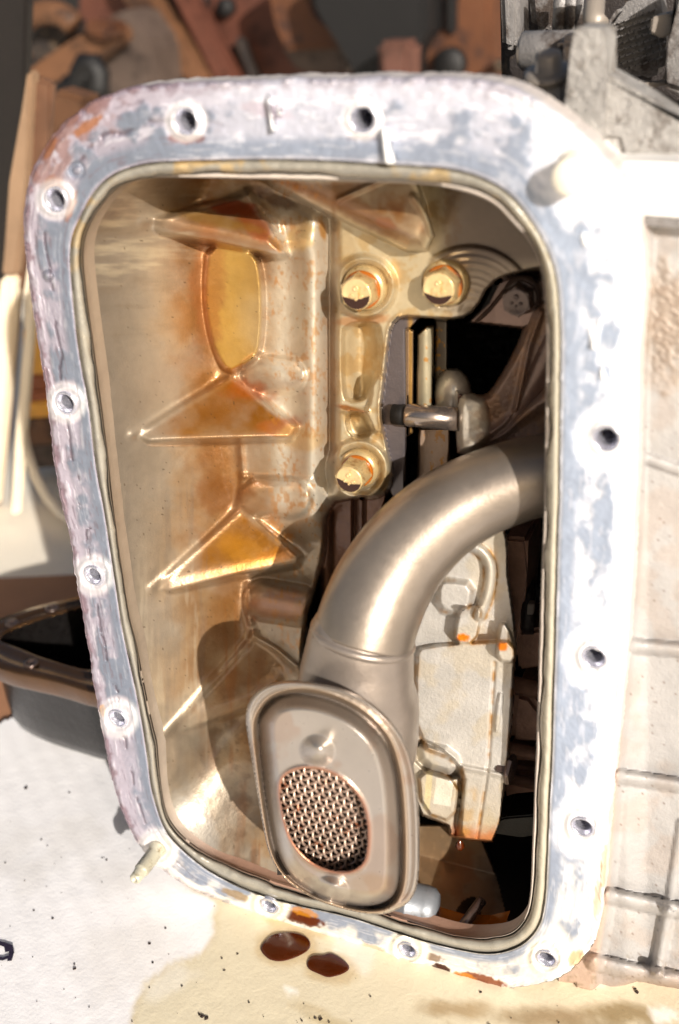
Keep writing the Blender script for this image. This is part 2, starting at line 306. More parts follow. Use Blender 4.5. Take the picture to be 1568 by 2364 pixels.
# ---- flange face
def build_flange():
    MT = 46; tv = np.linspace(0, 1, MT); TT, tv2 = np.meshgrid(TH, tv, indexing='ij')
    ro = rad(pO, TT); ri = rad(pI, TT)
    jag = (fbm(PERIM, PERIM*0, 20, 3, 3)-.5)*5+(fbm(PERIM, PERIM*0, 5, 2, 8)-.5)*2.5
    ro = ro+jag[:, None]
    R = ri+(ro-ri)*tv2; U = CC[0]+R*np.cos(TT); V = CC[1]+R*np.sin(TT); s = np.repeat(PERIM[:, None], MT, 1); w = tv2*110
    # residue masks; left and side_r also tone the face for uneven light
    left = ss(-U, -620, -250); bottom = ss(V, 1900, 2080)*(1-ss(U, 1150, 1320)*.3)
    n1 = fbm(U, V, 70, 5, 20); n2 = fbm(U, V, 22, 4, 30); n3 = fbm(U, V, 9, 3, 40)
    hd = np.full(U.shape, 1e9)
    for h in HOLES+[(1330, 400), (365, 1960)]: hd = np.minimum(hd, np.hypot(U-h[0], (V-h[1])))
    side_r = ss(U, 1150, 1300)
    # grey-blue sealant band, running along the middle, ends rounded around bolt pads
    band = ss(tv2, .0, .05)*(1-ss(tv2+(n1-.5)*.45, .62, .72))
    pad = ss(hd, 44, 58) ; pad_r = ss(hd+(n2-.5)*20, 62, 86)
    padm = pad*(1-side_r*.999)+pad_r*side_r
    seal = np.clip(band*np.where(tv2 > .22, padm, 1-(1-padm)*side_r*.6), 0, 1)
    wv = ss(n1+n2*.35, .54, .74)                       # pale skin torn off the sealant
    seal = seal*(1-.75*wv*ss(tv2, .15, .35))
    C = np.zeros(U.shape+(3,))+lin('bcbcc8')
    C = mix(C, '9c929e', left*.85*np.ones_like(U)); C = mix(C, 'e2e2e8', side_r)  # darker left and paler right put uneven light into the colour
    C = mix(C, 'e6dfd0', bottom*.8)
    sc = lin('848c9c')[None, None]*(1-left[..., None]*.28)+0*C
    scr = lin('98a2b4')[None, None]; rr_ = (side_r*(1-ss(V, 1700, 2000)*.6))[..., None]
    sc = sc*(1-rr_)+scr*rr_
    C = C*(1-seal[..., None])+sc*seal[..., None]
    # scraped streaks along the strip
    st = fbm(s, w, 1, 1, 50)
    st = fbm(s/14, w/1.6, 3, 3, 51); C = mix(C, 'e8e6ec', ss(st, .62, .72)*.55*(.4+.6*(1-seal))*(1-.5*left))
    C = mix(C, '6b5f68', ss(1-st, .66, .76)*.6*left)
    # dark cracked seam along the left strip
    seam = np.exp(-((tv2-.52+(fbm(s, s*0, 60, 3, 60)-.5)*.25)/.035)**2)*left*ss(hd, 30, 45)
    C = mix(C, '4c3f48', seam*ss(n2, .42, .55)*.8)
    # outer rim grime, brown on upper left and bottom
    rim = ss(tv2+(n2-.5)*.35, .84, .97)
    C = mix(C, '6b5058', rim*(.35+.4*left)*(1-side_r))
    brn = ss(n1, .5, .6)*np.exp(-(((U-150)/110)**2+((V-350)/150)**2))*ss(tv2+(n2-.5)*.4, .4, .62)
    C = mix(C, '80584a', np.clip(brn*1.2, 0, .65))
    for (cx, cy, rx, ry, an, cl, k) in [(205,290,38,12,-35,'94603f',.9),(123,430,22,28,0,'8a5638',.6),(163,480,9,38,20,'85523a',.9),(115,345,10,30,25,'82502f',.8),(690,2118,60,14,17,'5a2408',1),(700,2105,35,10,15,'c8821a',.7),(640,2122,20,12,0,'3a1a10',.9),(1020,2236,24,9,18,'3a1408',1),(1110,2262,60,12,12,'7a3a08',.95),(1070,2254,30,8,15,'c47a18',.7),(1330,2212,24,16,-40,'c89a50',.7),(1395,2000,9,50,3,'c8994f',.6),(1380,2080,10,50,5,'c08a3c',.5),(1410,1890,7,30,0,'d8b070',.5),(985,2205,40,10,15,'6b4a1e',.8),(860,2190,30,9,15,'b08a5a',.6),(237,1640,7,14,0,'b07828',.9),(545,2066,34,9,20,'8a6a2c',.7),(430,320,46,12,0,'6e3a30',.75),(838,318,34,7,0,'5a4248',.6),(615,255,60,16,12,'b4a6b0',.6)]:
        e = ell(U, V, cx, cy, rx, ry, an)+(n3-.5)*.7
        C = mix(C, cl, (1-ss(e, .8, 1.15))*k)
    padw = (1-ss(hd, 38, 56)); C = mix(C, 'eceae8', padw*(.75-.3*left))
    C = mix(C, 'e9e0cc', padw*bottom*.8)
    # relief
    D = -.008*seal-.010*(n1-.5)-.005*(n2-.5)-.003*(n3-.5)-.003*ss(st, .6, .7)*(1-seal)+.01*seam*ss(n2, .42, .55)
    D += .02*ss(tv2, .93, 1)-.018*np.exp(-((tv2-.97)/.02)**2)*ss(n2, .5, .6)
    D += -.014*np.exp(-((hd-34)/7.)**2)
    for (cx, cy) in [(112, 636)]:
        e = np.hypot(U-cx, V-cy); D -= .05*np.sqrt(np.clip(1-(e/13)**2, 0, 1))
    e = np.hypot(U-178, V-392); D += .02*np.exp(-((e-14)/5)**2); C = mix(C, '77808f', np.exp(-((e-15)/6)**2)*.7)
    # torn slivers of white sealant on the top strip
    for a, b, wd in [((617,225),(630,300),6),((885,300),(900,372),15),((640,250),(645,262),7),((1385,740),(1372,800),9),((1362,750),(1368,800),7),((1345,540),(1352,560),10),((1388,850),(1392,870),8)]:
        ds, tq = dseg(U, V, a, b); k = 1-ss(ds, wd*(.35+.5*tq)-2, wd*(.35+.5*tq)+1.5); C = mix(C, 'ffffff', k); D -= (.05 if a[0] < 1000 else .012)*k
    W3 = P(U, V, D)
    keep = np.ones(U.shape, bool)
    for (hx, hy) in HOLES:
        c = P(hx, hy, 0); keep &= np.hypot(W3[..., 0]-c[0], W3[..., 2]-c[2]) > HR*1.02
    # thickness: outer side wall going back
    W3c = np.concatenate([W3, P(U[:, -1:], V[:, -1:], 0)*0+W3[:, -1:]+np.array([0, .05, 0]), W3[:, -1:]+np.array([0, .16, 0])], 1)
    Cc = np.concatenate([C, np.zeros((NS, 2, 3))+lin('d4cac4')], 1); kc = np.concatenate([keep, np.ones((NS, 2), bool)], 1)
    Wp = np.concatenate([W3c, W3c[:1]], 0); Cp = np.concatenate([Cc, Cc[:1]], 0); kp = np.concatenate([kc, kc[:1]], 0)
    relief(np.zeros(Wp.shape[:2]), None, Wp, Cp, kp, np.zeros(kp.shape, int), {0: ('flange', M['flange'], 'scraped gasket face patched with grey-blue sealant')}, eng)
build_flange()

# ---- sealant bead and inner lip
def build_bead():
    prof = [(0., .0), (.03, .022), (.08, .026), (.16, .010), (.3, .0), (.45, .004), (.6, .014), (.7, .03), (.76, .055), (.8, .05), (.86, .036), (.93, .045), (1.0, .07), (1.0, .11), (1.0, .15)]
    tv = np.array([p[0] for p in prof]); dp = np.array([p[1] for p in prof]); n = len(prof)
    TT = np.repeat(TH[:, None], n, 1); ri = rad(pI, TT); rl = rad(pL, TT)
    wob = (fbm(PERIM, PERIM*0, 90, 4, 70)-.5)[:, None]*16
    R = ri+(rl-ri)*tv[None]+wob*np.exp(-((tv[None]-.74)/.14)**2)+(fbm(PERIM, PERIM*0, 26, 3, 74)-.5)[:, None]*5*np.exp(-(tv[None]/.1)**2); U = CC[0]+R*np.cos(TT); V = CC[1]+R*np.sin(TT)
    D = np.repeat(dp[None], NS, 0)+(fbm(PERIM, PERIM*0, 40, 3, 71)-.5)[:, None]*.02*np.exp(-((tv[None]-.4)/.3)**2)
    W3 = P(U, V, np.minimum(D, .07)); W3[..., 1] += np.maximum(D-.07, 0)
    C = np.zeros(U.shape+(3,))+lin('908b80')
    C = mix(C, '55504a', np.exp(-((tv[None]-.05)/.05)**2)*ss(fbm(U, V, 50, 3, 78), .35, .65))
    C = mix(C, 'c9a04a', ss(fbm(U, V, 60, 3, 73), .55, .68)*.45*ss(-V, -900, -300)+0*U)
    C = mix(C, 'bcb4a0', ss(U, 1150, 1250)*.7)
    C = mix(C, '3c3028', np.exp(-((tv[None]-.77)/.035)**2)*.8+0*U)
    rimc = ss(tv[None]+0*U, .8, .86)
    C = mix(C, 'ddd0c4', rimc); C = mix(C, '8a7a68', rimc*ss(-U, -500, -300)*.9); C = mix(C, '8a4a14', rimc*ss(V, 1900, 2000)*(1-ss(U, 1050, 1200))*.7)
    Wp = np.concatenate([W3, W3[:1]], 0); Cp = np.concatenate([C, C[:1]], 0); lb = np.zeros(Wp.shape[:2], int); lb[:, 9:] = 1
    relief(np.zeros(Wp.shape[:2]), None, Wp, Cp, np.ones(Wp.shape[:2], bool), lb, {0: ('sealant_bead', M['bead']), 1: ('opening_lip', M['flange'])}, eng)
build_bead()

# ---- threaded holes
def build_hole(hx, hy, stud=False):
    c = Vector(P(hx, hy, -.006)); bm = bmesh.new()
    pr = [(HR*1.55, .012), (HR*1.5, -.004), (HR*1.22, -.009), (HR*1.12, -.002), (HR*1.0, .014)]
    h = .02
    while h < .30: pr += [(HR*.86, h), (HR*.98, h+.0075)]; h += .015
    pr += [(HR*.86, .31), (0, .33)]
    lathe_bm(bm, pr, c, (0, 1, 0), 28); return bmobj('threaded_hole', bm, M['thread'], eng)
for h in HOLES: build_hole(*h)

# ---- inner casting: one sculpted surface cut into parts
VPX, VPY = 1978., -203.
def wall_depth(U, V, loop, d0, D0=DC):
    d = loop-np.array([VPX, VPY]); a = np.arctan2(d[:, 1], d[:, 0]); r = np.hypot(d[:, 0], d[:, 1])
    lo, hi = a.min(), a.max(); bins = np.linspace(lo, hi, 400); rmx = np.zeros(400)
    ii = np.clip(((a-lo)/(hi-lo)*399).astype(int), 0, 399)
    dense = np.concatenate([loop+(np.roll(loop, -1, 0)-loop)*k/8 for k in range(8)]); d = dense-np.array([VPX, VPY])
    a = np.arctan2(d[:, 1], d[:, 0]); r = np.hypot(d[:, 0], d[:, 1]); ii = np.clip(((a-lo)/(hi-lo)*399).round().astype(int), 0, 399)
    np.maximum.at(rmx, ii, r); z = rmx == 0; rmx[z] = np.interp(bins[z], bins[~z], rmx[~z]); rmx = np.convolve(np.pad(rmx, 2, mode='edge'), np.ones(5)/5, 'valid')
    phi = np.arctan2(V-VPY, U-VPX); ro = np.interp(phi, bins, rmx); rr = np.hypot(V-VPY, U-VPX); t = np.clip((ro-rr)/ro, 0, .6)
    return d0+(D0+d0)*t/(1-t)
def build_inner():
    st = 2.6; U, V = mesh_grid(176, 1300, 392, 2184, st)
    n1 = fbm(U, V, 120, 5, 101); n2 = fbm(U, V, 40, 5, 111); n3 = fbm(U, V, 12, 4, 121)
    dW = wall_depth(U, V, LIPs, .10)
    vv = np.array([380, 500, 700, 860, 1000, 1100, 1250, 1400, 1500, 1700, 1900, 2200]); uc = np.array([520, 500, 485, 520, 545, 548, 560, 570, 580, 600, 620, 640])
    ucv = np.interp(V, vv, uc); dB = wall_depth(ucv, np.clip(V, 520, 1550), LIPs, .10); dB = np.minimum(dB, .80)
    k = 26.
    D = -np.log(np.exp(-k*dW)+np.exp(-k*dB))/k
    # crease line on the left wall, gentle undulation
    D = D-.02*(fbm(U, V, 130, 2, 180)-.5)
    # convex pillar beside the column
    fade = ss(V, 440, 520)*(1-ss(V, 1180, 1260))
    D -= .17*np.exp(-((U-722)/36)**2)*fade+.05*np.exp(-((U-645)/60)**2)*fade
    D += .025*np.exp(-((U-766)/13)**2)*ss(V, 640, 700)*(1-ss(V, 1000, 1060))
    LB = np.zeros(U.shape, int)
    # chamfer pad (golden lens-shaped facet)
    lens = sdp(U, V, chaik([(480,560),(560,575),(592,590),(604,640),(607,720),(603,790),(594,822),(560,845),(525,862),(498,820),(480,760),(470,680)], 1))
    m = 1-ss(lens, -3, 3); Dp = .76-.10*(U-470)/135+.0*V; D = D*(1-m)+np.minimum(D, Dp-.06)*m; LB[lens < 0] = 2
    D -= .03*np.exp(-((lens)/4.5)**2)*(U > 560)*(V > 585)
    # horizontal bosses growing out of the corner
    def boss(a, b, r, h, lab):
        nonlocal D
        d, t = dseg(U, V, a, b); z = np.sqrt(np.clip(1-(d/r)**2, 0, 1)); D = D-h*z**.9
        LB[(d < r)] = lab
    boss((600, 862), (665, 868), 42, .10, 3); boss((600, 1148), (675, 1150), 46, .13, 17); boss((610, 1385), (690, 1398), 46, .16, 18)
    def ridge(pts, w, h):
        nonlocal D
        D = D-h*np.exp(-(dpoly(U, V, pts)/w)**2)
    ridge([(545,858),(596,820),(690,832)], 6, .025); ridge([(556,1020),(562,1100),(552,1165)], 6, .03); ridge([(562,1100),(715,1108)], 6, .025)
    ridge([(572,1350),(568,1400),(580,1440)], 7, .03); ridge([(583,1470),(640,1500),(684,1540)], 5, .03); ridge([(770,500),(782,620)], 7, .03)
    # triangular gusset ribs
    def fin(Tp, A, Rr, bot, dT, dA, dR, lab, wid=10, nose=0.):
        nonlocal D
        poly = [Tp, A, Rr]+bot; sd = sdp(U, V, poly)
        # plane through the three corners (in sight-line space)
        Am = np.array([[Tp[0], Tp[1], 1], [A[0], A[1], 1], [Rr[0], Rr[1], 1]]); co = np.linalg.solve(Am, [dT, dA, dR])
        pl = co[0]*U+co[1]*V+co[2]
        db = dpoly(U, V, [Tp]+bot[::-1]+[Rr])                       # rounded free edge
        pl = pl+nose*np.exp(-(db/24)**2)*.03
        m = 1-ss(sd, -4, 3); nd = np.minimum(D, pl); D = D*(1-m)+nd*m
        D = D-.016*np.exp(-(dpoly(U, V, [Tp, A])/wid)**2)-.02*np.exp(-(dpoly(U, V, [A, Rr])/wid)**2)
        LB[sd < 1] = lab; return sd
    def dat(u, v): return float(D[int(round((v-392)/st)), int(round((u-176)/st))])
    F = []
    F.append(fin((306,1004),(538,862),(690,985),[(672,1014),(500,1019),(345,1022)], dat(306,1004)-.01, dat(538,870), dat(700,1000)-.06, 5, nose=1))
    F.append(fin((350,1358),(558,1168),(696,1284),[(690,1304),(560,1330),(392,1368)], dat(350,1358)-.01, dat(558,1168)-.0, .66, 6, nose=1))
    F.append(fin((384,1692),(586,1462),(700,1548),[(640,1610),(560,1642),(420,1690)], dat(384,1692)-.01, dat(586,1462), .78, 7, nose=1))
    F.append(fin((330,512),(572,448),(655,560),[(668,590),(640,596),(520,568),(370,540)], dat(330,512)-.03, dat(572,448)+.0, .58, 8, nose=3.5))
    F.append(fin((600,405),(960,405),(1002,545),[(985,580),(940,580),(780,505),(640,432)], .50, .42, .36, 9, nose=3.))
    ridge([(572,452),(640,508),(655,560)], 8, .03); ridge([(955,455),(990,505),(1000,550)], 7, .03)
    # nub near fin 1 end
    D -= .05*np.exp(-((U-690)/26)**2-((V-560)/26)**2)
    ridge_ok = True
    # --- bolted web (plate) on the right of the pillar
    plate = chaik([(775,400),(1300,400),(1300,610),(1180,632),(1130,655),(1100,715),(1060,739),(985,735),(925,731),(903,752),(896,800),(888,880),(878,950),(892,1020),(908,1085),(900,1135),(862,1152),(830,1146),(795,1168),(765,1160),(770,1100),(772,1000),(770,800),(772,640)], 1)
    sp = sdp(U, V, plate); up = ss(U, 1040, 1110)
    dpl = .60-.02*ss(V, 900, 1000)+0*U
    wl = 1-ss(U, 785, 800); m = (1-ss(sp, -3, 1))*(1-wl)+(1-ss(sp, -16, 12))*wl*(V < 1150); D = D*(1-m)+np.minimum(D, dpl)*m
    D = D-.018*np.exp(-((sp+4)/5)**2)*(U < 925)
    LB[(sp < 0) & (LB == 0)] = 4
    # pocket in the web
    pk = sdp(U, V, chaik([(792,748),(868,742),(882,760),(880,850),(868,880),(850,905),(842,925),(800,930),(790,900),(788,790)], 1)); m = 1-ss(pk, -8, 2)
    D = D+m*(.14+.05*np.cos((U-835)/14)); LB[pk < -1] = 10
    pk2 = sdp(U, V, chaik([(800,948),(838,950),(850,975),(862,1005),(820,1015),(800,990)], 1)); D += (1-ss(pk2, -7, 2))*.16
    # little clip feature on the web edge
    clip = sdp(U, V, chaik([(858,868),(884,858),(888,880),(880,950),(886,1000),(866,1004),(852,970),(842,950),(856,925)], 1)); D -= (1-ss(clip, -5, 2))*.06; LB[clip < 0] = 11
    ridge([(782,945),(800,948),(845,950)], 6, .04)
    # bolt bosses
    for (x, y, r, h) in [(842, 662, 74, .035), (1030, 656, 62, .0), (828, 1084, 72, .07)]:
        e = np.hypot(U-x, V-y); D -= h*(1-ss(e, r-9, r+6)); D -= .018*np.exp(-((e-r+8)/6)**2)*(h > 0); D += .02*(1-ss(e, 50, 56))
    # machined spot-face disc with tool rings
    e = np.hypot(U-1085, V-720); dm = (1-ss(e, 150, 156))*ss(U, 985, 1010)*(sp < 2)*ss(-V, -725, -700); D = D-.02*dm+.0025*np.sin(e/2.6)*dm
    # void behind the web
    void = sdp(U, V, chaik([(1310,612),(1190,630),(1135,652),(1102,716),(1062,740),(985,736),(926,732),(904,753),(897,800),(889,880),(879,950),(893,1020),(909,1085),(901,1135),(862,1154),(830,1147),(752,1160),(748,1300),(700,1450),(700,1700),(690,2040),(900,2300),(1320,2300)], 1))
    V_ = void < 0; m = 1-ss(void, -1, 2)
    Dv = np.full(U.shape, 1.9)
    # stepped walls seen through it
    def strip(pts, d, soft=1.5, lab=None):
        nonlocal Dv
        q = sdp(U, V, pts); mm = 1-ss(q, -soft, soft); Dv = Dv*(1-mm)+d*mm
        if lab is not None: LB[(q < 0) & V_] = lab
        return q
    sA = strip([(880,740),(905,730),(975,732),(942,765),(938,1150),(905,1150),(880,1100)],   .74+.0*U, lab=12)
    sB = strip([(938,760),(958,760),(956,1000),(940,1010)], .82+0*U, lab=12)
    sC = strip([(962,772),(985,752),(1002,750),(1000,945),(958,945)], .84-.03*np.cos((U-980)/12), lab=13)
    sD = strip([(1002,735),(1036,735),(1036,945),(1002,945)], .95+0*U, lab=13)
    sE = strip([(966,985),(1042,985),(1040,1060),(1036,1110),(962,1110)], .90+0*U, lab=13)
    strip([(740,1140),(846,1150),(846,1330),(740,1480)], .92-.03*np.sign(np.cos((U-790)/16)), lab=19); strip([(842,1150),(900,1130),(880,1200),(842,1260)], .80+0*U, lab=19)
    e = ell(U, V, 1046, 912, 44, 62); mm = (e < 1); Dv = np.where(mm, np.minimum(Dv, .98-.22*np.sqrt(np.clip(1-e**2, 0, 1))), Dv); LB[mm & V_] = 14
    sP = strip([(1085,745),(1130,700),(1160,640),(1310,600),(1310,1010),(1200,1100),(1240,900),(1262,742),(1205,760)], .76+0*U, lab=15)
    sP2 = strip([(1055,905),(1120,930),(1160,880),(1225,760),(1240,735),(1310,730),(1310,1010),(1190,1015),(1056,1040)], .74+.05*np.cos((U+V*.5)/28), lab=15)
    sS = strip([(1078,744),(1105,716),(1135,655),(1190,635),(1310,612),(1310,640),(1200,650),(1165,672),(1130,715),(1095,748)], .90+0*U)
    # plates in the lower right, behind the cast block
    sL = strip([(940,1900),(1100,1900),(1140,2000),(1176,2140),(1160,2180),(900,2180)], .72+.0*U, lab=16)
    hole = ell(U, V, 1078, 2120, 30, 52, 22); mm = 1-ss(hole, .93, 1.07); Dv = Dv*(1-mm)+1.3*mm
    dk = fbm(U, V, 60, 3, 140); Dv = np.where(Dv > 1.7, Dv-.35*dk, Dv)
    Dw = np.minimum(Dv, wall_depth(U, V, LIPs, .10)+.0) ; Dv = np.where((V > 1500) & (U < 880), Dw, Dv)
    D = D*(1-m)+np.maximum(Dv, .2)*m
    LB[V_ & ((LB < 12) | (LB > 16)) & (LB != 19)] = 1
    zr = ray(U, V); D = np.where(V_ , np.minimum(D, (.05-CAMP[2])/np.minimum(zr[..., 2], -1e-3)*zr[..., 1]-DC), D)
    Bl = blur(D, 6); k_ = (1-ss(U, 775, 800)); D = D*(1-k_)+Bl*k_; D = blur(D, 1)
    D += .004*(n3-.5)*(U < 900)*ss(D, .5, .7)
    # ---------------- colours (stain and varnish, with shade painted in at places)
    C = np.zeros(U.shape+(3,))+lin('b8a68e')
    C = mix(C, '84796c', ss(-U, -450, -230)*.9)  # left wall darkened in colour for its weaker sunlight
    C = mix(C, 'a87c40', ss(n1, .38, .62)*ss(U, 300, 470)*.6); C = mix(C, '8a5a30', ss(n1*.6+n2*.5, .52, .72)*ss(U, 360, 480)*(1-ss(U, 600, 660))*.55)
    cor = np.exp(-((U-ucv+28)/62)**2)*ss(-V, -1600, -1300)
    C = mix(C, '98662c', np.clip(cor*(.55+.8*(n2-.4)), 0, .85))
    C = mix(C, 'e6dcc8', ss(U, 600, 660)*(1-ss(U, 760, 772))*.7*ss(-V, -1250, -1150))
    C = mix(C, 'cdbda4', ss(sp, 4, -4)*.9); C = mix(C, 'b07c30', ss(sp, 4, -4)*ss(n2+n3*.3, .62, .8)*.7*(1-ss(U, 1060, 1100))); C = mix(C, 'dcc690', ss(-V, -1180, -1120)*ss(-sp, 2, 8)*.4*(1-ss(U, 1000, 1080)))
    C = mix(C, '9a6430', np.exp(-((U-766)/10)**2)*ss(V, 600, 700)*(1-ss(V, 1050, 1100))*.5)
    C = mix(C, 'dcb050', (1-ss(lens, -6, 4))*(.75-.25*ss(U, 530, 600)))
    C = mix(C, 'c07820', np.exp(-(lens/6)**2)*.6*(U < 560))
    for (q, col, kk, tip) in [(F[0], '96601c', .95, 306), (F[1], 'a46c20', .95, 350), (F[2], '8c6440', .6, 384), (F[3], '9a6430', .9, 330), (F[4], '8a5628', .9, 450)]:
        C = mix(C, col, (1-ss(q, -22, -4))*kk*(.5+1.2*np.clip(n2-.25, 0, .5))*ss(U, tip+10, tip+150))
    for (cx, cy, rx, ry, an, cl, kk) in [(570,900,60,30,10,'b05a14',.6),(640,985,60,25,0,'b2601a',.7),(560,1270,70,40,15,'cc8a1c',.6),(640,1280,50,22,-10,'c87c14',.7),(540,480,70,18,5,'a03c0c',.85),(590,520,60,28,35,'a84c12',.7),(500,510,120,14,12,'b88a34',.4),(850,500,90,24,28,'7e4a1e',.6),(890,515,24,12,20,'9c5222',.5),(620,450,60,18,20,'5e3418',.7),(800,590,30,60,0,'b08a50',.4),(780,460,90,20,20,'9a6a40',.5),(480,660,40,150,0,'b06a34',.5),(500,1060,50,40,0,'94602c',.5),(505,1140,55,45,0,'905824',.6),(530,1400,50,90,0,'90602c',.5),(640,1400,70,40,0,'b86a3c',.5),(690,540,30,40,0,'f2c050',.5),(745,530,8,26,-12,'c88a28',.8),(830,740,70,12,-5,'b86c14',.6),(1000,745,40,9,3,'b06a10',.8),(810,945,40,8,15,'a8641c',.9),(700,1010,60,30,0,'d8ac60',.5),(1050,2010,50,60,0,'b06a30',.6),(960,2000,50,80,0,'a88c6c',.5),(1110,2080,40,60,10,'a8764c',.5)]:
        e = ell(U, V, cx, cy, rx, ry, an)+(n2-.5)*1.1+(n3-.5)*.4
        C = mix(C, cl, (1-ss(e, .55, 1.15))*kk)
    # gold speckle and rust runs on the pillar
    n4 = fbm(U, V*.6, 7, 3, 190); C = mix(C, 'c8862c', ss(n4+n2*.7, .86, 1.2)*ss(U, 600, 640)*(1-ss(U, 740, 770))*.6)
    fl = fbm(U*.35+V*.1, V*2.2, 30, 4, 150); C = mix(C, 'e0d0b0', ss(fl, .5, .8)*.4*(1-ss(U, 380, 520))*(1-ss(V, 600, 700))); C = mix(C, '7d6a56', ss(1-fl, .5, .8)*.3*(1-ss(U, 380, 480))*(1-ss(V, 700, 900)))
    vs = fbm(U*1.2, V*.12, 16, 4, 155); C = mix(C, '7c7268', ss(vs, .45, .75)*.3*(U < 480)*ss(V, 1000, 1200))
    C = mix(C, 'cfc0a6', ss(1-vs, .55, .7)*.3*(U < 480)*ss(V, 1200, 1400)); C = mix(C, 'a0642c', ss(vs, .45, .7)*.5*ss(U, 450, 520)*(U < 600)*ss(V, 1350, 1450))
    bare = (1-ss(ell(U, V, 440, 1900, 50, 95, -32)+(n2-.5)*1.2, .5, 1.2)); C = mix(C, '6e6456', (1-ss(ell(U, V, 470, 1830, 90, 210, -20)+(n2-.5)*.8, .5, 1.3))*.75); C = mix(C, 'a8a49c', bare*.6)
    scr = ss(fbm((U+V)*1.4, (U-V)*.16, 12, 3, 160), .55, .66)*(1-ss(ell(U, V, 450, 1892, 26, 36, -30), .6, 1.)); C = mix(C, 'fff2d0', scr)
    C = mix(C, '584838', ss(n2, .5, .64)*.4*ss(V, 1550, 1700)*ss(U, 420, 480))
    # void colours
    C = mix(C, '14100e', ((LB == 1))*1.)  # dark oil colour that also paints in the cavity's shadow
    C = mix(C, '70686a', (LB == 12)*1.); C = mix(C, 'c89848', np.exp(-((U-948)/6)**2)*(LB == 12)*.9)
    C = mix(C, 'c8bc9c', (LB == 13)*.95); C = mix(C, '6a6058', ((LB == 13) & (U > 1002) & (V < 950))*.9); C = mix(C, 'c8a890', ((LB == 13) & (V > 960))*.9)
    C = mix(C, 'c88c3c', ((LB == 13))*ss(n3, .62, .68)*(np.abs(U-1003) < 24)*.9)
    C = mix(C, 'f0e8da', (LB == 14)*1.); C = mix(C, '93766a', (LB == 15)*1.); C = mix(C, 'b09070', (LB == 16)*.3); C = mix(C, '1a110c', (hole < 1)*V_*1.)  # near-black paints the oval hole's darkness, as its depth is cut short
    C = mix(C, '75503c', (LB == 19)*1.); C = mix(C, '6c5040', (e := ss(n2, .5, .6))*.35*(LB == 15))
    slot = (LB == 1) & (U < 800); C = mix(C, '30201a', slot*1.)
    arc = np.hypot(U-1085, V-720); ring = .5+.5*np.sin(arc/2.1+3*n2); C = mix(C, '8a7058', dm*ring*.45); C = mix(C, '7a6450', ss(U, 1000, 1120)*ss(-sp, 0, 4)*.6*(LB == 4))
    pit = fbm(U, V, 4, 1, 170); C = mix(C, '5a4630', ss(pit, .955, .975)*.8*(U < 780))
    C = C*(1+.10*(n3-.5))[..., None]*.84
    C = mix(C, '57463a', .85*ss(U+(n2-.5)*50, 965, 1060)*(1-ss(V, 585, 625)))  # upper right browned to paint in the shadow lying there
    mask = sdp(U, V, LIPs) < 9
    W3 = P(U, V, D)
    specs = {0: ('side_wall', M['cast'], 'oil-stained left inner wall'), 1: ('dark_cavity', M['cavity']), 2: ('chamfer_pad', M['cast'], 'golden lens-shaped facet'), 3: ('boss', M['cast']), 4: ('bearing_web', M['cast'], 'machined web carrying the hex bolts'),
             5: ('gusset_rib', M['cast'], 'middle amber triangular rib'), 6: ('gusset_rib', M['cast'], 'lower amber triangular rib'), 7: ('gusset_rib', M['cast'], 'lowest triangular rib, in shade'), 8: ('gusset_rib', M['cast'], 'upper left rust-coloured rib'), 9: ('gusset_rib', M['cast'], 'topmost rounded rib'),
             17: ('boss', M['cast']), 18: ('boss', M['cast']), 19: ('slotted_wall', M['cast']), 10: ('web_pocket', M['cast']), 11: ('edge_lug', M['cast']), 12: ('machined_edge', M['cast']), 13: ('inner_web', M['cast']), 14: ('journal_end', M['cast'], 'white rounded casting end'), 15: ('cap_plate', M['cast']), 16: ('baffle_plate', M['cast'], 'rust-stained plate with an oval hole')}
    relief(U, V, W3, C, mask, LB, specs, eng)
    return (U, V, D)
IG = build_inner()
def idepth(u, v): return float(IG[2][int(round((v-392)/2.6)), int(round((u-176)/2.6))])

# ---- closed shell behind the flange so that light only enters by the opening
def build_shell():
    lo = P(OUTs[:, 0], OUTs[:, 1], .15); lo = lo[::3]; c = lo.mean(0); n = len(lo); bm = bmesh.new()
    def ringat(y, k): return [bm.verts.new(Vector((c[0]+(p[0]-c[0])*k, y, max(.03, c[2]+(p[2]-c[2])*k-max(0, p[2]-c[2])/2.2*(y-.15)*.17)))) for p in lo]
    rs = [ringat(.15, .985), ringat(.5, .975), ringat(2.6, .97)]
    for a, b in zip(rs[:-1], rs[1:]):
        for i in range(n): bm.faces.new((a[i], a[(i+1) % n], b[(i+1) % n], b[i]))
    bm.faces.new(rs[-1]); bmobj('outer_shell', bm, M['shell'], eng)
build_shell()

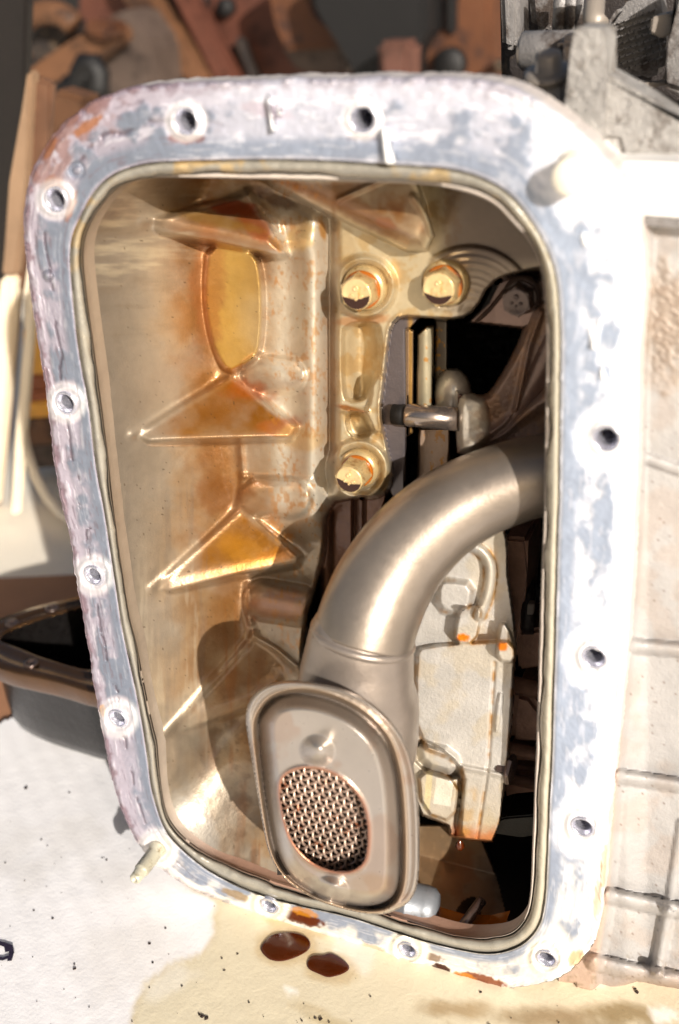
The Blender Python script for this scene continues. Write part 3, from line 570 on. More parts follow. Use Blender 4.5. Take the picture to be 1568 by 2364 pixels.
# ---- right-hand front panel with cooling ribs
def build_panel():
    U, V = mesh_grid(1290, 2160, 500, 2480, 4.5)
    n1 = fbm(U, V, 90, 5, 201); n2 = fbm(U, V, 26, 4, 211); n3 = fbm(U, V, 8, 3, 221)
    D = .20+.06*ss(U, 1440, 1500)+0*V
    edge = np.interp(V, [500, 800, 1200, 1764, 2100, 2400], [1492, 1478, 1464, 1422, 1395, 1340])
    D -= .07*(1-ss(U-edge, 0, 26))
    def rib(pts, w, h):
        nonlocal D
        d = dpoly(U, V, pts); D = D-h*np.sqrt(np.clip(1-(d/w)**2, 0, 1))
    rib([(1455,1490),(1580,1502),(2200,1580)], 17, .07); rib([(1430,1792),(1580,1815),(2200,1910)], 17, .08); rib([(1405,2068),(1545,2098),(2200,2240)], 19, .09)
    rib([(1372,2222),(1500,2250),(2200,2390)], 20, .07); rib([(1542,2110),(1518,2240)], 15, .05); rib([(1542,2110),(1575,1900)], 12, .02); rib([(1470,1050),(1560,1082),(2200,1270)], 14, .03)
    D -= .06*np.exp(-((U-1530)/30)**2-((V-2262)/26)**2)
    D += .004*(n2-.5)+.001*(n3-.5)
    low = ss(V, 2180, 2240)
    C = np.zeros(U.shape+(3,))+lin('a9a6a4')
    C = mix(C, 'a5a2a0', ss(V, 1400, 2000)*.7); C = mix(C, '9a8272', ss(V+(n1-.5)*120, 2190, 2290)*.75); C = mix(C, 'a08c7c', ss(n1, .5, .62)*.3)
    C = mix(C, 'b49a88', (1-ss(U-edge, 0, 14))*.8)
    e = ell(U, V, 1540, 760, 70, 150)+(n2-.5)*1.; rg = 1-ss(e, .5, 1.3); D -= .02*rg*(n3-.3); C = mix(C, '94826f', rg*.6); C = mix(C, '7a6452', rg*ss(n3, .35, .75)*.5)
    C = mix(C, '6a5648', ss(fbm(U, V, 7, 2, 230), .84, .9)*.8); C = mix(C, '7a6a52', ss(n3+n2*.3, .82, .9)*.5*ss(V, 2150, 2250))
    # foot outline at the bottom
    bot = np.interp(U, [1290, 1340, 1366, 1410, 1470, 1540, 1600, 1800, 2200], [2290, 2300, 2305, 2300, 2278, 2284, 2300, 2330, 2400])
    bot = np.where(U < 1330, 2285+0*U, bot)
    mask = (V < bot) & (sdp(U, V, OUTs) > -45)
    edgeD = ss(V-bot, -22, -2); D += .10*edgeD; 
    C = mix(C, '7c6250', edgeD*.7)
    relief(U, V, P(U, V, D), C, mask, np.zeros(U.shape, int), {0: ('ribbed_panel', M['panel'], 'dusty pale front panel with cast ribs')}, eng)
build_panel()
slab('machined_pad', [(1330,300),(1400,372),(1420,378),(2150,388),(2150,560),(1480,512),(1380,480)], .20, .5, M['whitecast'], eng, .01)
o = slab('seal_strip', [(1470,503),(1490,503),(1800,528),(1800,548),(1490,520),(1470,518)], .15, .05, M['greymetal'], eng, .005)
# cast bracket on top right
br = slab('mounting_lug', [(1304,300),(1309,200),(1316,130),(1320,72),(1328,64),(1386,64),(1397,74),(1399,120),(1396,300),(1390,380),(1270,300)], .36, .22, M['greycast'], eng, .02)
slab('bracket_web', [(1290,240),(1330,200),(1375,165),(1400,170),(1470,208),(1568,272),(1800,420),(1800,379),(1800,390),(1420,378),(1330,310)], .42, .2, M['greycast'], eng, .015)
slab('bracket_web', [(1352,303),(1368,292),(1400,287),(1440,288),(1466,300),(1468,378),(1446,380),(1440,312),(1400,312),(1356,309)], .40, .08, M['greycast'], eng, .012)

slab('side_housing', [(1500,520),(2156,575),(2156,2380),(1430,2270)], .36, 1.2, M['shell'], eng, .02)
# ---- studs and dowel
def build_stud():
    base = Vector(P(366, 1957, 0)); bm = bmesh.new(); L = .27; pr = [(.0, .0), (.052, .0), (.052, -.02), (.044, -.03)]; h = -.045
    while h > -L+.07: pr += [(.046, h), (.039, h-.008)]; h -= .016
    pr += [(.036, -L+.05), (.034, -L+.01), (.026, -L), (.018, -L), (.015, -L+.012), (0, -L+.02)]
    lathe_bm(bm, pr, base, (0, 1, 0), 24)
    o = bmobj('threaded_stud', bm, M['stud'], None, loc=None)
    return T(o, 'short pale threaded stud sticking out of the lower left corner of the gasket face', 'stud')
build_stud()
bm = bmesh.new(); lathe_bm(bm, [(.0, .0), (.078, .0), (.078, -.012), (.066, -.016), (.066, -.135), (.060, -.145), (0, -.145)], Vector(P(1336, 392, 0)), (0, 1, 0), 32)
T(bmobj('locating_dowel', bm, M['dowel']), 'smooth pale dowel pin standing out of the upper right corner of the gasket face', 'dowel pin')

# ================================================================== hex bolts
def build_bolt(name, u, v, d, r, label, group, face, steel, oil=True, hgt=.11, cat='bolt'):
    """u,v = centre of the washer seat as seen; r = washer radius (dm)"""
    c = Vector(P(u, v, d)); root = empty(name, c, label, cat, group)
    bm = bmesh.new(); lathe_bm(bm, [(r*.6, .05), (r, .05), (r*1.0, -.008), (r*.97, -.018), (r*.86, -.026), (r*.7, -.032), (0, -.032)], c, (0, 1, 0), 40); bmobj('washer', bm, steel, root)
    bm = bmesh.new(); R = r*.84; a0 = .26+(u % 7)*.13
    def hx(k, h): return [bm.verts.new(c+Vector((math.cos(a0+i*math.pi/3)*R*k, -h, math.sin(a0+i*math.pi/3)*R*k))) for i in range(6)]
    a, b, e = hx(1, .02), hx(1, hgt-.02), hx(.9, hgt)
    for x, y in ((a, b), (b, e)):
        for i in range(6): bm.faces.new((x[i], x[(i+1) % 6], y[(i+1) % 6], y[i]))
    bm.faces.new(e); es = [q for q in bm.edges if abs(q.verts[0].co.y-q.verts[1].co.y) > .05]; bmesh.ops.bevel(bm, geom=es, offset=.0025, segments=1, affect='EDGES')
    bmobj('hex_head', bm, steel, root, smooth=False)
    bm = bmesh.new(); Rf = R*.79; lathe_bm(bm, [(Rf*1.03, -hgt+.004), (Rf, -hgt-.004), (Rf*.9, -hgt-.001), (0, -hgt-.001)], c, (0, 1, 0), 40); hf = bmobj('head_face', bm, face, root)
    bm = bmesh.new(); lathe_bm(bm, [(R*1.0, -.030), (R*1.0, -.042), (R*.9, -.046), (R*.8, -.04)], c, (0, 1, 0), 40); bmobj('oil_ring', bm, M['oilfilm'] if oil else M['darkbolt'], root)
    # embossed dots
    for (dx, dz, rr) in [(.0, .38, .2), (-.32, -.1, .13), (.34, -.12, .15), (.0, -.3, .11)]:
        bm = bmesh.new(); q = c+Vector((dx*Rf, -hgt-.0015, dz*Rf)); n = [(rr*Rf, .0), (rr*Rf*.9, -.006), (rr*Rf*.6, -.007), (rr*Rf*.4, -.003), (0, -.003)]
        lathe_bm(bm, n, q, (0, 1, 0), 16); bmobj('raised_mark', bm, face, hf if False else root)
    if oil:   # oil hanging in the lower part of the face
        bm = bmesh.new(); N = 26; top = []; bot = []
        for i in range(N+1):
            x = -1+2*i/N; yb = -math.sqrt(max(0, 1-x*x)); yt = -.34+.14*math.sin(u)-.10*math.cos(x*3)-.16*math.sin(u*2.3)*x; yt = max(yt, yb)
            top.append(bm.verts.new(c+Vector((x*Rf*.97, -hgt-.0045, yt*Rf*.97)))); bot.append(bm.verts.new(c+Vector((x*Rf*.97, -hgt-.0045, yb*Rf*.97))))
        for i in range(N):
            try: bm.faces.new((top[i], top[i+1], bot[i+1], bot[i]))
            except Exception: pass
        bmesh.ops.remove_doubles(bm, verts=bm.verts[:], dist=1e-5); bmobj('oil_drip', bm, M['oildark'], root)
    return root
gB = 'hex bolts holding the bearing web'
build_bolt('hex_bolt', 843, 664, .56, .105, 'amber-oiled hex bolt, left one of the upper pair on the bearing web', gB, M['boltface'], M['bolt'])
build_bolt('hex_bolt', 1030, 652, .585, .105, 'amber-oiled hex bolt, right one of the upper pair, on the machined disc', gB, M['boltface'], M['bolt'])
build_bolt('hex_bolt', 831, 1080, .50, .098, 'amber-oiled hex bolt on the raised round boss just above the bend of the pickup pipe', gB, M['boltface'], M['bolt'], hgt=.14)
build_bolt('hex_bolt', 1207, 680, .74, .088, 'dark shaded bolt at the far right edge of the opening, beyond the lit bolts', gB, M['darkbolt'], M['darkbolt'], oil=False, hgt=.12)

# ================================================================== pin and cast arm
pin = empty('guide_pin', P(995, 962, .66), 'short polished steel pin bridging the gap between the web edge and the cast arm', 'pin')
bm = bmesh.new(); a = Vector(P(938, 958, .66)); b = Vector(P(1060, 968, .66)); L = (b-a).length; r = .056
lathe_bm(bm, [(0, 0), (r*.86, 0), (r, .012), (r, L), (0, L)], a, b-a, 32); bmobj('pin_shaft', bm, M['pin'], pin)
bm = bmesh.new(); a2 = Vector(P(908, 956, .68)); lathe_bm(bm, [(0, 0), (r*.9, 0), (r*.9, .1), (0, .1)], a2, b-a, 24); bmobj('pin_socket', bm, M['blackrub'], pin)
arm = empty('cast_arm', P(1120, 960, .66), 'rough cast arm with round hub behind the pin and webs fanning right', 'casting')
def build_arm():
    U, V = mesh_grid(1050, 1320, 590, 1110, 2.6); n2 = fbm(U, V, 30, 4, 301); n3 = fbm(U, V, 6, 2, 311)
    poly = chaik([(1056,925),(1075,905),(1120,918),(1150,880),(1190,810),(1215,745),(1232,700),(1320,640),(1320,1090),(1180,1012),(1058,1060),(1054,1000)], 1); s = sdp(U, V, poly)
    D = .80+.18*ss(-s*-1, -30, 0)-.0*U; D = .66+.10*ss(s, -14, 2)
    e = ell(U, V, 1085, 975, 46, 76); D -= .10*np.sqrt(np.clip(1-e**2, 0, 1))
    d1 = dpoly(U, V, [(1192,945),(1222,800),(1250,720)]); D -= .05*np.exp(-(d1/6)**2)
    d2 = dpoly(U, V, [(1060,1045),(1150,1000),(1320,880)]); D -= .07*np.exp(-(d2/16)**2); D += .05*ss(U+V*.2, 1300, 1400)
    d3 = dpoly(U, V, [(1066,1062),(1170,985),(1320,810)]); D += .05*np.exp(-(d3/7)**2)
    D += .006*(n3-.5); C = np.zeros(U.shape+(3,))+lin('93786a'); C = mix(C, 'd8d0c0', (1-ss(e, .8, 1.1))*.8); C = mix(C, 'a8794a', ss(n2, .5, .65)*.35)
    D = blur(D, 1); D += .5*ss(s, 0, 3)
    relief(U, V, P(U, V, D), C, s < 5, np.where(e < 1, 1, 0), {0: ('web', M['block']), 1: ('hub', M['block'])}, arm)
build_arm()

# ================================================================== silver cast block in the lower right
blk = empty('valve_body', P(1060, 1600, .37), 'grainy silver cast block with raised ribs standing behind the pickup pipe', 'casting')
def build_block():
    st = 2.3; U, V = mesh_grid(900, 1240, 1190, 1970, st); n1 = fbm(U, V, 70, 4, 401); n2 = fbm(U, V, 20, 4, 411); n3 = fbm(U, V, 5, 2, 421)
    out = [(905,1200),(1155,1190),(1170,1250),(1172,1330),(1180,1385),(1187,1440),(1192,1500),(1186,1545),(1182,1640),(1172,1760),(1160,1850),(1155,1900),(1136,1942),(1085,1938),(1040,1930),(1036,1905),(1020,1898),(975,1880),(962,1850),(905,1840)]
    s = sdp(U, V, out); D = np.full(U.shape, .37); LB = np.zeros(U.shape, int)
    def up(pts, h, soft=3, cc=True, lab=None):
        nonlocal D
        q = sdp(U, V, chaik(pts, 1) if cc else pts); D = D-h*(1-ss(q, -soft, soft))
        if lab: LB[q < 0] = lab
        return q
    # lower half plateau
    q1 = up([(960,1515),(975,1492),(1118,1482),(1190,1480),(1186,1560),(1160,1960),(1060,1960),(1070,1800),(1062,1760),(960,1720)], .07, 4)
    # curved rib
    dr = dpoly(U, V, chaik([(1085,1258),(1118,1275),(1135,1310),(1128,1370),(1108,1420)], 2, False)); D -= .07*np.sqrt(np.clip(1-(dr/14)**2, 0, 1)); LB[dr < 14] = 2
    tb = up([(1068,1402),(1108,1398),(1112,1420),(1098,1484),(1048,1486),(1056,1425)], .11, 2.5, lab=3)
    tb2 = up([(1160,1430),(1185,1470),(1190,1530),(1146,1524),(1150,1470)], .10, 2.5, lab=3)
    cyl = up([(1010,1345),(1035,1338),(1095,1348),(1085,1410),(1055,1420),(1010,1408)], .11, 9, lab=4)
    dpn = (1-ss(sdp(U, V, chaik([(960,1700),(1010,1722),(1060,1762),(1062,1805),(960,1775)], 1)), -4, 4)); D += .10*dpn
    cyl2 = up([(962,1712),(1050,1735),(1058,1790),(975,1768)], .12, 12, lab=6)
    q2 = up([(965,1770),(1062,1800),(1050,1898),(975,1875)], .06, 3, lab=5)
    gr = dpoly(U, V, [(1066,1800),(1052,1925)]); D += .07*np.exp(-(gr/6)**2)
    sm = dpoly(U, V, [(1142,1530),(1128,1760),(1102,1935)]); D += .018*np.exp(-(sm/3)**2)
    sq = sdp(U, V, chaik([(1150,1600),(1162,1600),(1152,1690),(1140,1690)], 1)); D -= .02*(1-ss(sq, -2, 2))
    sh = dpoly(U, V, [(1055,1768),(1160,1790)]); D -= .03*np.exp(-(sh/6)**2)
    D = blur(D, 1)
    C = np.zeros(U.shape+(3,))+lin('c2beb8'); C = mix(C, 'c4b28e', ss(n1, .5, .65)*.35); C = mix(C, 'b09458', ss(V, 1700, 1950)*.4)
    for dd_, w_ in [(np.abs(q1), 6), (np.abs(dr-15), 4), (np.abs(cyl), 4), (sm, 4), (np.abs(q2), 4), (np.abs(tb), 3)]:
        C = mix(C, 'a8782a', np.exp(-(dd_/w_)**2)*.9*ss(n2+n1*.4, .5, .9))
    for (cx, cy, rx, ry) in [(1068,1472,17,11),(1160,1492,14,12)]:
        C = mix(C, 'e07a08', 1-ss(ell(U, V, cx, cy, rx, ry)+(n3-.5)*.5, .6, 1.1))
    C = mix(C, 'b8641c', ss(V+(n2-.5)*30, 1895, 1930)*.8); C = mix(C, 'b48a40', (1-ss(dpoly(U, V, [(1090,1830),(1075,1920)]), 2, 22))*ss(n2, .3, .7)*.5)
    lab = sdp(U, V, [(1008,1795),(1048,1800),(1040,1862),(1000,1855)]); C = mix(C, 'ece4d4', (1-ss(lab, -1, 1))*.7); C = mix(C, 'e0cf98', (1-ss(sdp(U, V, [(985,1780),(1000,1782),(992,1870),(978,1868)]), -1, 1))*.6)
    C = mix(C, '6a4018', ss(s, -5, 0)*.5)
    D += .0012*(n3-.5)+.35*ss(s, -1.5, 1.5)
    relief(U, V, P(U, V, D), C, s < 4, LB, {0: ('casting_face', M['block']), 2: ('curved_rib', M['block']), 3: ('raised_tab', M['block'], 'tab with an orange oil stain'), 4: ('round_boss', M['block']), 6: ('round_boss', M['block']), 5: ('label_pad', M['block'])}, blk)
    slab('foot', [(1128,1925),(1136,1898),(1165,1888),(1262,1880),(1262,1925),(1205,1936)], .39, .2, M['block'], blk, .01)
    bm = bmesh.new(); c = Vector(P(1062, 1950, .34)); lathe_bm(bm, [(0, -.035), (.018, -.028), (.026, -.01), (.02, .01), (.008, .03), (0, .04)], c, (0, 0, 1), 14); bmobj('oil_drop', bm, M['oil'], blk)
build_block()

# machinery in the dark strip right of the block
mac = empty('oil_pump', P(1220, 1550, .95), 'dark brown pump housing in shadow right of the silver cast block', 'pump')
def cyl(name, u, v, d, r, L, m, par, ax=(1, 0, 0), n=24):
    bm = bmesh.new(); k = Vector(P(u, v, d)); lathe_bm(bm, [(0, 0), (r*.92, 0), (r, r*.12), (r, L-r*.12), (r*.92, L), (0, L)], k, ax, n); return bmobj(name, bm, m, par)
M['brownm'] = mat('brown_oily_metal', '', metal=.3, rough=.35, coat=.5, bump=.5, bscale=10, var=.3, attr=False) if False else mat('brown_oily_metal', 'a27c68', metal=.35, rough=.35, coat=.5, bump=.5, bscale=10, var=.35, vscale=6)
slab('housing_plate', [(1165,1240),(1218,1245),(1216,1330),(1200,1480),(1168,1500),(1160,1380)], .86, .3, M['brownm'], mac, .02)
slab('housing_plate', [(1190,1460),(1262,1450),(1262,1540),(1195,1550)], .90, .3, M['brownm'], mac, .02)
slab('housing_plate', [(1186,1600),(1225,1610),(1262,1660),(1262,1720),(1176,1715)], .80, .3, M['brownm'], mac, .03)
slab('housing_plate', [(1172,1735),(1262,1745),(1262,1760),(1172,1755)], .78, .2, M['brownm'], mac, .01)
slab('housing_plate', [(1170,1770),(1262,1780),(1262,1850),(1165,1880),(1175,1820)], .84, .3, M['brownm'], mac, .02)
cyl('drive_shaft', 1180, 1580, .84, .05, .6, M['brownm'], mac)
cyl('drive_shaft', 1176, 1728, .76, .04, .6, M['brownm'], mac)
cyl('drive_shaft', 1172, 1795, .78, .035, .6, M['brownm'], mac)
bm = bmesh.new(); lathe_bm(bm, [(0, 0), (.13, 0), (.15, .02), (.15, .07), (0, .07)], Vector(P(1205, 1400, .98)), (1, .2, 0), 32); bmobj('gear_wheel', bm, M['darkmetal'], mac)
bm = bmesh.new(); lathe_bm(bm, [(0, 0), (.045, 0), (.05, .01), (.05, .05), (.075, .055), (.08, .065), (.075, .08), (0, .08)], Vector(P(1150, 1768, .33)), (1, -.1, 0), 6); hb = bmobj('flanged_bolt', bm, M['darkbolt'], None, smooth=False)
T(hb, 'dark hexagonal bolt head on the right side of the silver cast block', 'bolt')
slab('cover_plate', [(1218,1395),(1232,1395),(1231,1420),(1216,1420)], .80, .04, M['silver'], mac, .004)

# grey cylinder at the bottom and rod behind the oval hole
gc = empty('oil_filter_stub', G(960, 2090, .18), 'short light grey rounded cylinder lying at the bottom right of the strainer', 'cylinder')
bm = bmesh.new(); a = Vector(G(880, 2075, .19)); b = Vector(G(1012, 2098, .19)); L = (b-a).length
lathe_bm(bm, [(0, 0), (.12, 0), (.12, L*.45), (.124, L*.46), (.124, L*.5), (.12, L*.51), (.12, L-.07), (.107, L-.025), (.08, L-.002), (0, L)], a, b-a, 40)
M['stub'] = mat('dull_grey_casting', '80848a', metal=.3, rough=.45, bump=.12, var=.15, dirt='5a5652', dirtamt=.12); bmobj('cylinder_body', bm, M['stub'], gc)
rodm = cyl('drain_rod', 1062, 2148, .14, .03, .22, M['darkbolt'], None, ax=(.25, .75, .2)); T(rodm, 'brown round rod seen through the oval hole of the stained plate', 'rod')
bm = bmesh.new(); n = 30; base = []
for i in range(n):      # oil pooled along the bottom of the opening
    pass
pool = [(505,1985),(575,1988),(700,2028),(800,2062),(900,2098),(985,2125),(1060,2148),(1120,2150),(1165,2140),(1150,2156),(1064,2158),(984,2134),(904,2107),(784,2073),(650,2035),(575,2008)]
vs = [bm.verts.new(Vector(P(p[0], p[1], .17))) for p in pool]; bm.faces.new(vs); r_ = bmesh.ops.extrude_face_region(bm, geom=bm.faces[:]); bmesh.ops.translate(bm, vec=(0, .12, 0), verts=[g for g in r_['geom'] if isinstance(g, bmesh.types.BMVert)])
T(bmobj('oil_pool', bm, M['oilfilm'], None, smooth=False), 'thin amber oil left standing along the bottom edge of the opening', 'oil')

# ================================================================== oil pickup: pipe, boot, strainer
pk = empty('oil_pickup', P(800, 1700, 0), 'steel oil pickup with a curved pipe and oval strainer head inside the opening', 'oil pickup')
def pxr(px, d, u, v):   # half width in sight-line units -> dm
    c = P(u, v, d); return px/FPX*float((c-CAMP)@FW)
def build_pipe():
    path = np.array([(1420,1078,.52,96),(1300,1088,.45,96),(1205,1106,.39,97),(1110,1138,.32,100),(1010,1195,.22,106),(930,1275,.12,112),(880,1355,.03,117),(850,1430,-.06,119),(838,1475,-.10,120)], float)
    s = np.linspace(0, len(path)-1, 70); f = [np.interp(s, range(len(path)), path[:, k]) for k in range(4)]
    for k in range(4):
        for _ in range(14): f[k][1:-1] = (f[k][:-2]+2*f[k][1:-1]+f[k][2:])/4
    pts = [P(a, b, c) for a, b, c in zip(*f[:3])]; rr = [pxr(w, c, a, b)*.985 for a, b, c, w in zip(*f)]
    bm = bmesh.new(); tube_bm(bm, pts, rr, 64); bmobj('pipe', bm, M['pipe'], pk)
    path = np.array([(842,1452,-.08,112),(836,1466,-.09,120),(833,1480,-.10,123),(828,1520,-.11,128),(822,1570,-.13,134),(822,1610,-.13,142),(830,1660,-.12,140),(845,1720,-.10,122),(852,1770,-.08,100)], float)
    s = np.linspace(0, len(path)-1, 60); f = [np.interp(s, range(len(path)), path[:, k]) for k in range(4)]
    for k in range(4):
        for _ in range(6): f[k][1:-1] = (f[k][:-2]+2*f[k][1:-1]+f[k][2:])/4
    pts = [P(a, b, c) for a, b, c in zip(*f[:3])]; rr = [pxr(w, c, a, b) for a, b, c, w in zip(*f)]
    bm = bmesh.new(); tube_bm(bm, pts, rr, 64); bmobj('boot', bm, M['boot'], pk)
build_pipe()
bm = bmesh.new(); c0 = Vector(P(838, 1468, -.095)); ax_ = (Vector(P(828, 1520, -.11))-Vector(P(850, 1430, -.06))).normalized(); rr0 = pxr(123, -.095, 838, 1468)
lathe_bm(bm, [(rr0*.96, -.02), (rr0*1.005, -.012), (rr0*1.015, 0), (rr0*1.005, .012), (rr0*.96, .02)], c0, ax_, 64); bmobj('collar_seam', bm, M['boot'], pk)
def build_strainer():
    st = 2.0; U, V = mesh_grid(545, 990, 1555, 2130, st); n1 = fbm(U, V, 80, 4, 501); n3 = fbm(U, V, 8, 2, 511)
    out = chaik([(566,1650),(578,1612),(610,1583),(660,1570),(720,1574),(790,1588),(850,1616),(900,1660),(935,1710),(956,1770),(966,1850),(969,1950),(967,2030),(955,2070),(930,2094),(885,2112),(830,2108),(760,2090),(700,2062),(650,2022),(622,1975),(606,1900),(590,1800),(572,1700)], 2)
    pl = chaik([(600,1680),(606,1650),(635,1615),(690,1604),(760,1616),(830,1650),(885,1705),(908,1770),(918,1850),(922,1960),(920,2040),(905,2075),(870,2092),(820,2090),(755,2072),(700,2045),(660,2010),(636,1960),(622,1880),(610,1780)], 2)
    s = sdp(U, V, out); q = sdp(U, V, pl); D = -.30+0*U
    D = -.50+0*U
    D -= .02*np.exp(-((s+8)/6)**2)                      # rolled rim
    D += .055*np.exp(-((q-5)/6)**2)                     # groove
    D += .03*np.exp(-((q-4)/7)**2)*ss(-U, -700, -600)
    D -= .12*(1-ss(q, -34, 2))                          # domed plateau
    D -= .02*np.exp(-((q-17)/5)**2)
    hole = chaik([(645,1835),(652,1795),(690,1775),(745,1778),(795,1803),(835,1850),(848,1900),(848,1960),(838,1996),(800,2014),(745,2004),(700,1975),(665,1925)], 2); hs = sdp(U, V, hole)
    D -= .012*np.exp(-((hs-6)/5)**2)
    for (x, y, r) in [(733, 1734, 40), (765, 2060, 42)]:
        e = ell(U, V, x, y, r*1.08, r*.98, 20); D -= .075*np.clip(1-e**2, 0, 1)**1.5
    D += .02*(1-ss(-s, 0, 7))**2
    C = np.zeros(U.shape+(3,))+lin('ada49b'); C = mix(C, '9a6a44', ss(n1, .52, .66)*.25)
    C = mix(C, 'b0602c', np.exp(-((hs-3)/6)**2)*.7); C = mix(C, 'c8a070', np.exp(-((q-14)/7)**2)*.5); C = mix(C, '4a3c34', np.exp(-((q-3)/4.5)**2)*.5)
    C = mix(C, 'a8855c', (1-ss(ell(U, V, 850, 2040, 60, 30), .5, 1.1))*.4)
    D = blur(D, 1)
    W3 = P(U, V, D); m2 = (s < 0) & (hs > 0)
    # skirt that closes the pan behind the rim
    relief(U, V, W3, C, m2, np.zeros(U.shape, int), {0: ('strainer_cover', M['press'])}, pk)
    o2 = chaik(out, 1); bm = bmesh.new(); N = len(o2); prof = [(-.47, -.5), (-.41, 1.0), (-.32, -6), (-.22, -46), (-.12, -110)]
    c = np.array([790., 1850.]); rings = []
    for dd, off in prof:
        rings.append([bm.verts.new(Vector(P(*(p+(p-c)/np.linalg.norm(p-c)*off), dd))) for p in o2[::2]])
    for a, b in zip(rings[:-1], rings[1:]):
        for i in range(len(a)): bm.faces.new((a[i], a[(i+1) % len(a)], b[(i+1) % len(a)], b[i]))
    bm.faces.new(rings[-1]); bmobj('strainer_pan', bm, M['boot'], pk)
    # woven wire screen
    Vv = []; Q = []; hl = [tuple(p) for p in hole]
    O_ = np.array([740., 1895.]); e1 = np.array([12.2, -4.8]); e2 = np.array([4.4, 14.0]); amp = 6.6e-3; r = .0074; K = 6
    def wire(fixed, setA):
        t = np.arange(-17*K, 17*K+1)/K; i, j = (fixed+0*t, t) if setA else (t, fixed+0*t)
        u = O_[0]+i*e1[0]+j*e2[0]; v = O_[1]+i*e1[1]+j*e2[1]; ins = sdp(u, v, hole) < 10; pos = P(u, v, -.525+0*t)
        pos[:, 1] += amp*np.cos(math.pi*t)*(1 if fixed % 2 else -1)*(1 if setA else -1)
        dirv = np.gradient(pos, axis=0); dirv /= np.linalg.norm(dirv, axis=1, keepdims=True); s1 = np.cross(dirv, [0, 1, 0]); s1 /= np.linalg.norm(s1, axis=1, keepdims=True); s2 = np.cross(dirv, s1)
        base = sum(len(x) for x in Vv); ring = np.stack([pos+r*(s1*math.cos(k*math.pi/3)+s2*math.sin(k*math.pi/3)) for k in range(6)], 1); Vv.append(ring.reshape(-1, 3))
        for q_ in range(len(t)-1):
            if ins[q_] and ins[q_+1]:
                for k in range(6): Q.append((base+q_*6+k, base+q_*6+(k+1) % 6, base+(q_+1)*6+(k+1) % 6, base+(q_+1)*6+k))
    for f_ in range(-17, 18): wire(f_, True); wire(f_, False)
    o = fastmesh('wire_screen', np.concatenate(Vv), np.array(Q), M['mesh'], pk); o['kind'] = 'stuff'
    slab('screen_backing', [(640,1770),(860,1770),(860,2020),(640,2020)], -.47, .02, M['black'], pk)
    cs_ = [P(*p) for p in []]
build_strainer()

# ================================================================== floor, board, puddles, grit
def plane(name, pts, z, m, label=None, cat=None, kind=None, th=0):
    bm = bmesh.new(); a = [bm.verts.new((p[0], p[1], z)) for p in pts]; bm.faces.new(a)
    if th:
        b = [bm.verts.new((p[0], p[1], z-th)) for p in pts]; bm.faces.new(b[::-1])
        for i in range(len(a)): bm.faces.new((a[i], b[i], b[(i+1) % len(a)], a[(i+1) % len(a)]))
    o = bmobj(name, bm, m, None, smooth=False); return tag(o, label, cat, None, kind)
plane('floor', [(-900, -900), (900, -900), (900, 900), (-900, 900)], -.09, M['concrete'], kind='structure')
q = lambda u, v: tuple(G(u, v, -.05)[:2])
plane('floor_shade_sheet', [q(-400, 1345), q(-50, 1337), q(180, 1326), q(420, 1318), (-1.0, 5.2), (-1.0, 1.0), q(-400, 1900)], -.05, M['floorshade'], 'brown sheet standing in for shaded floor under the black sump pan and the white board', 'board', th=.03)  # flat sheet added to paint the shaded strip of floor
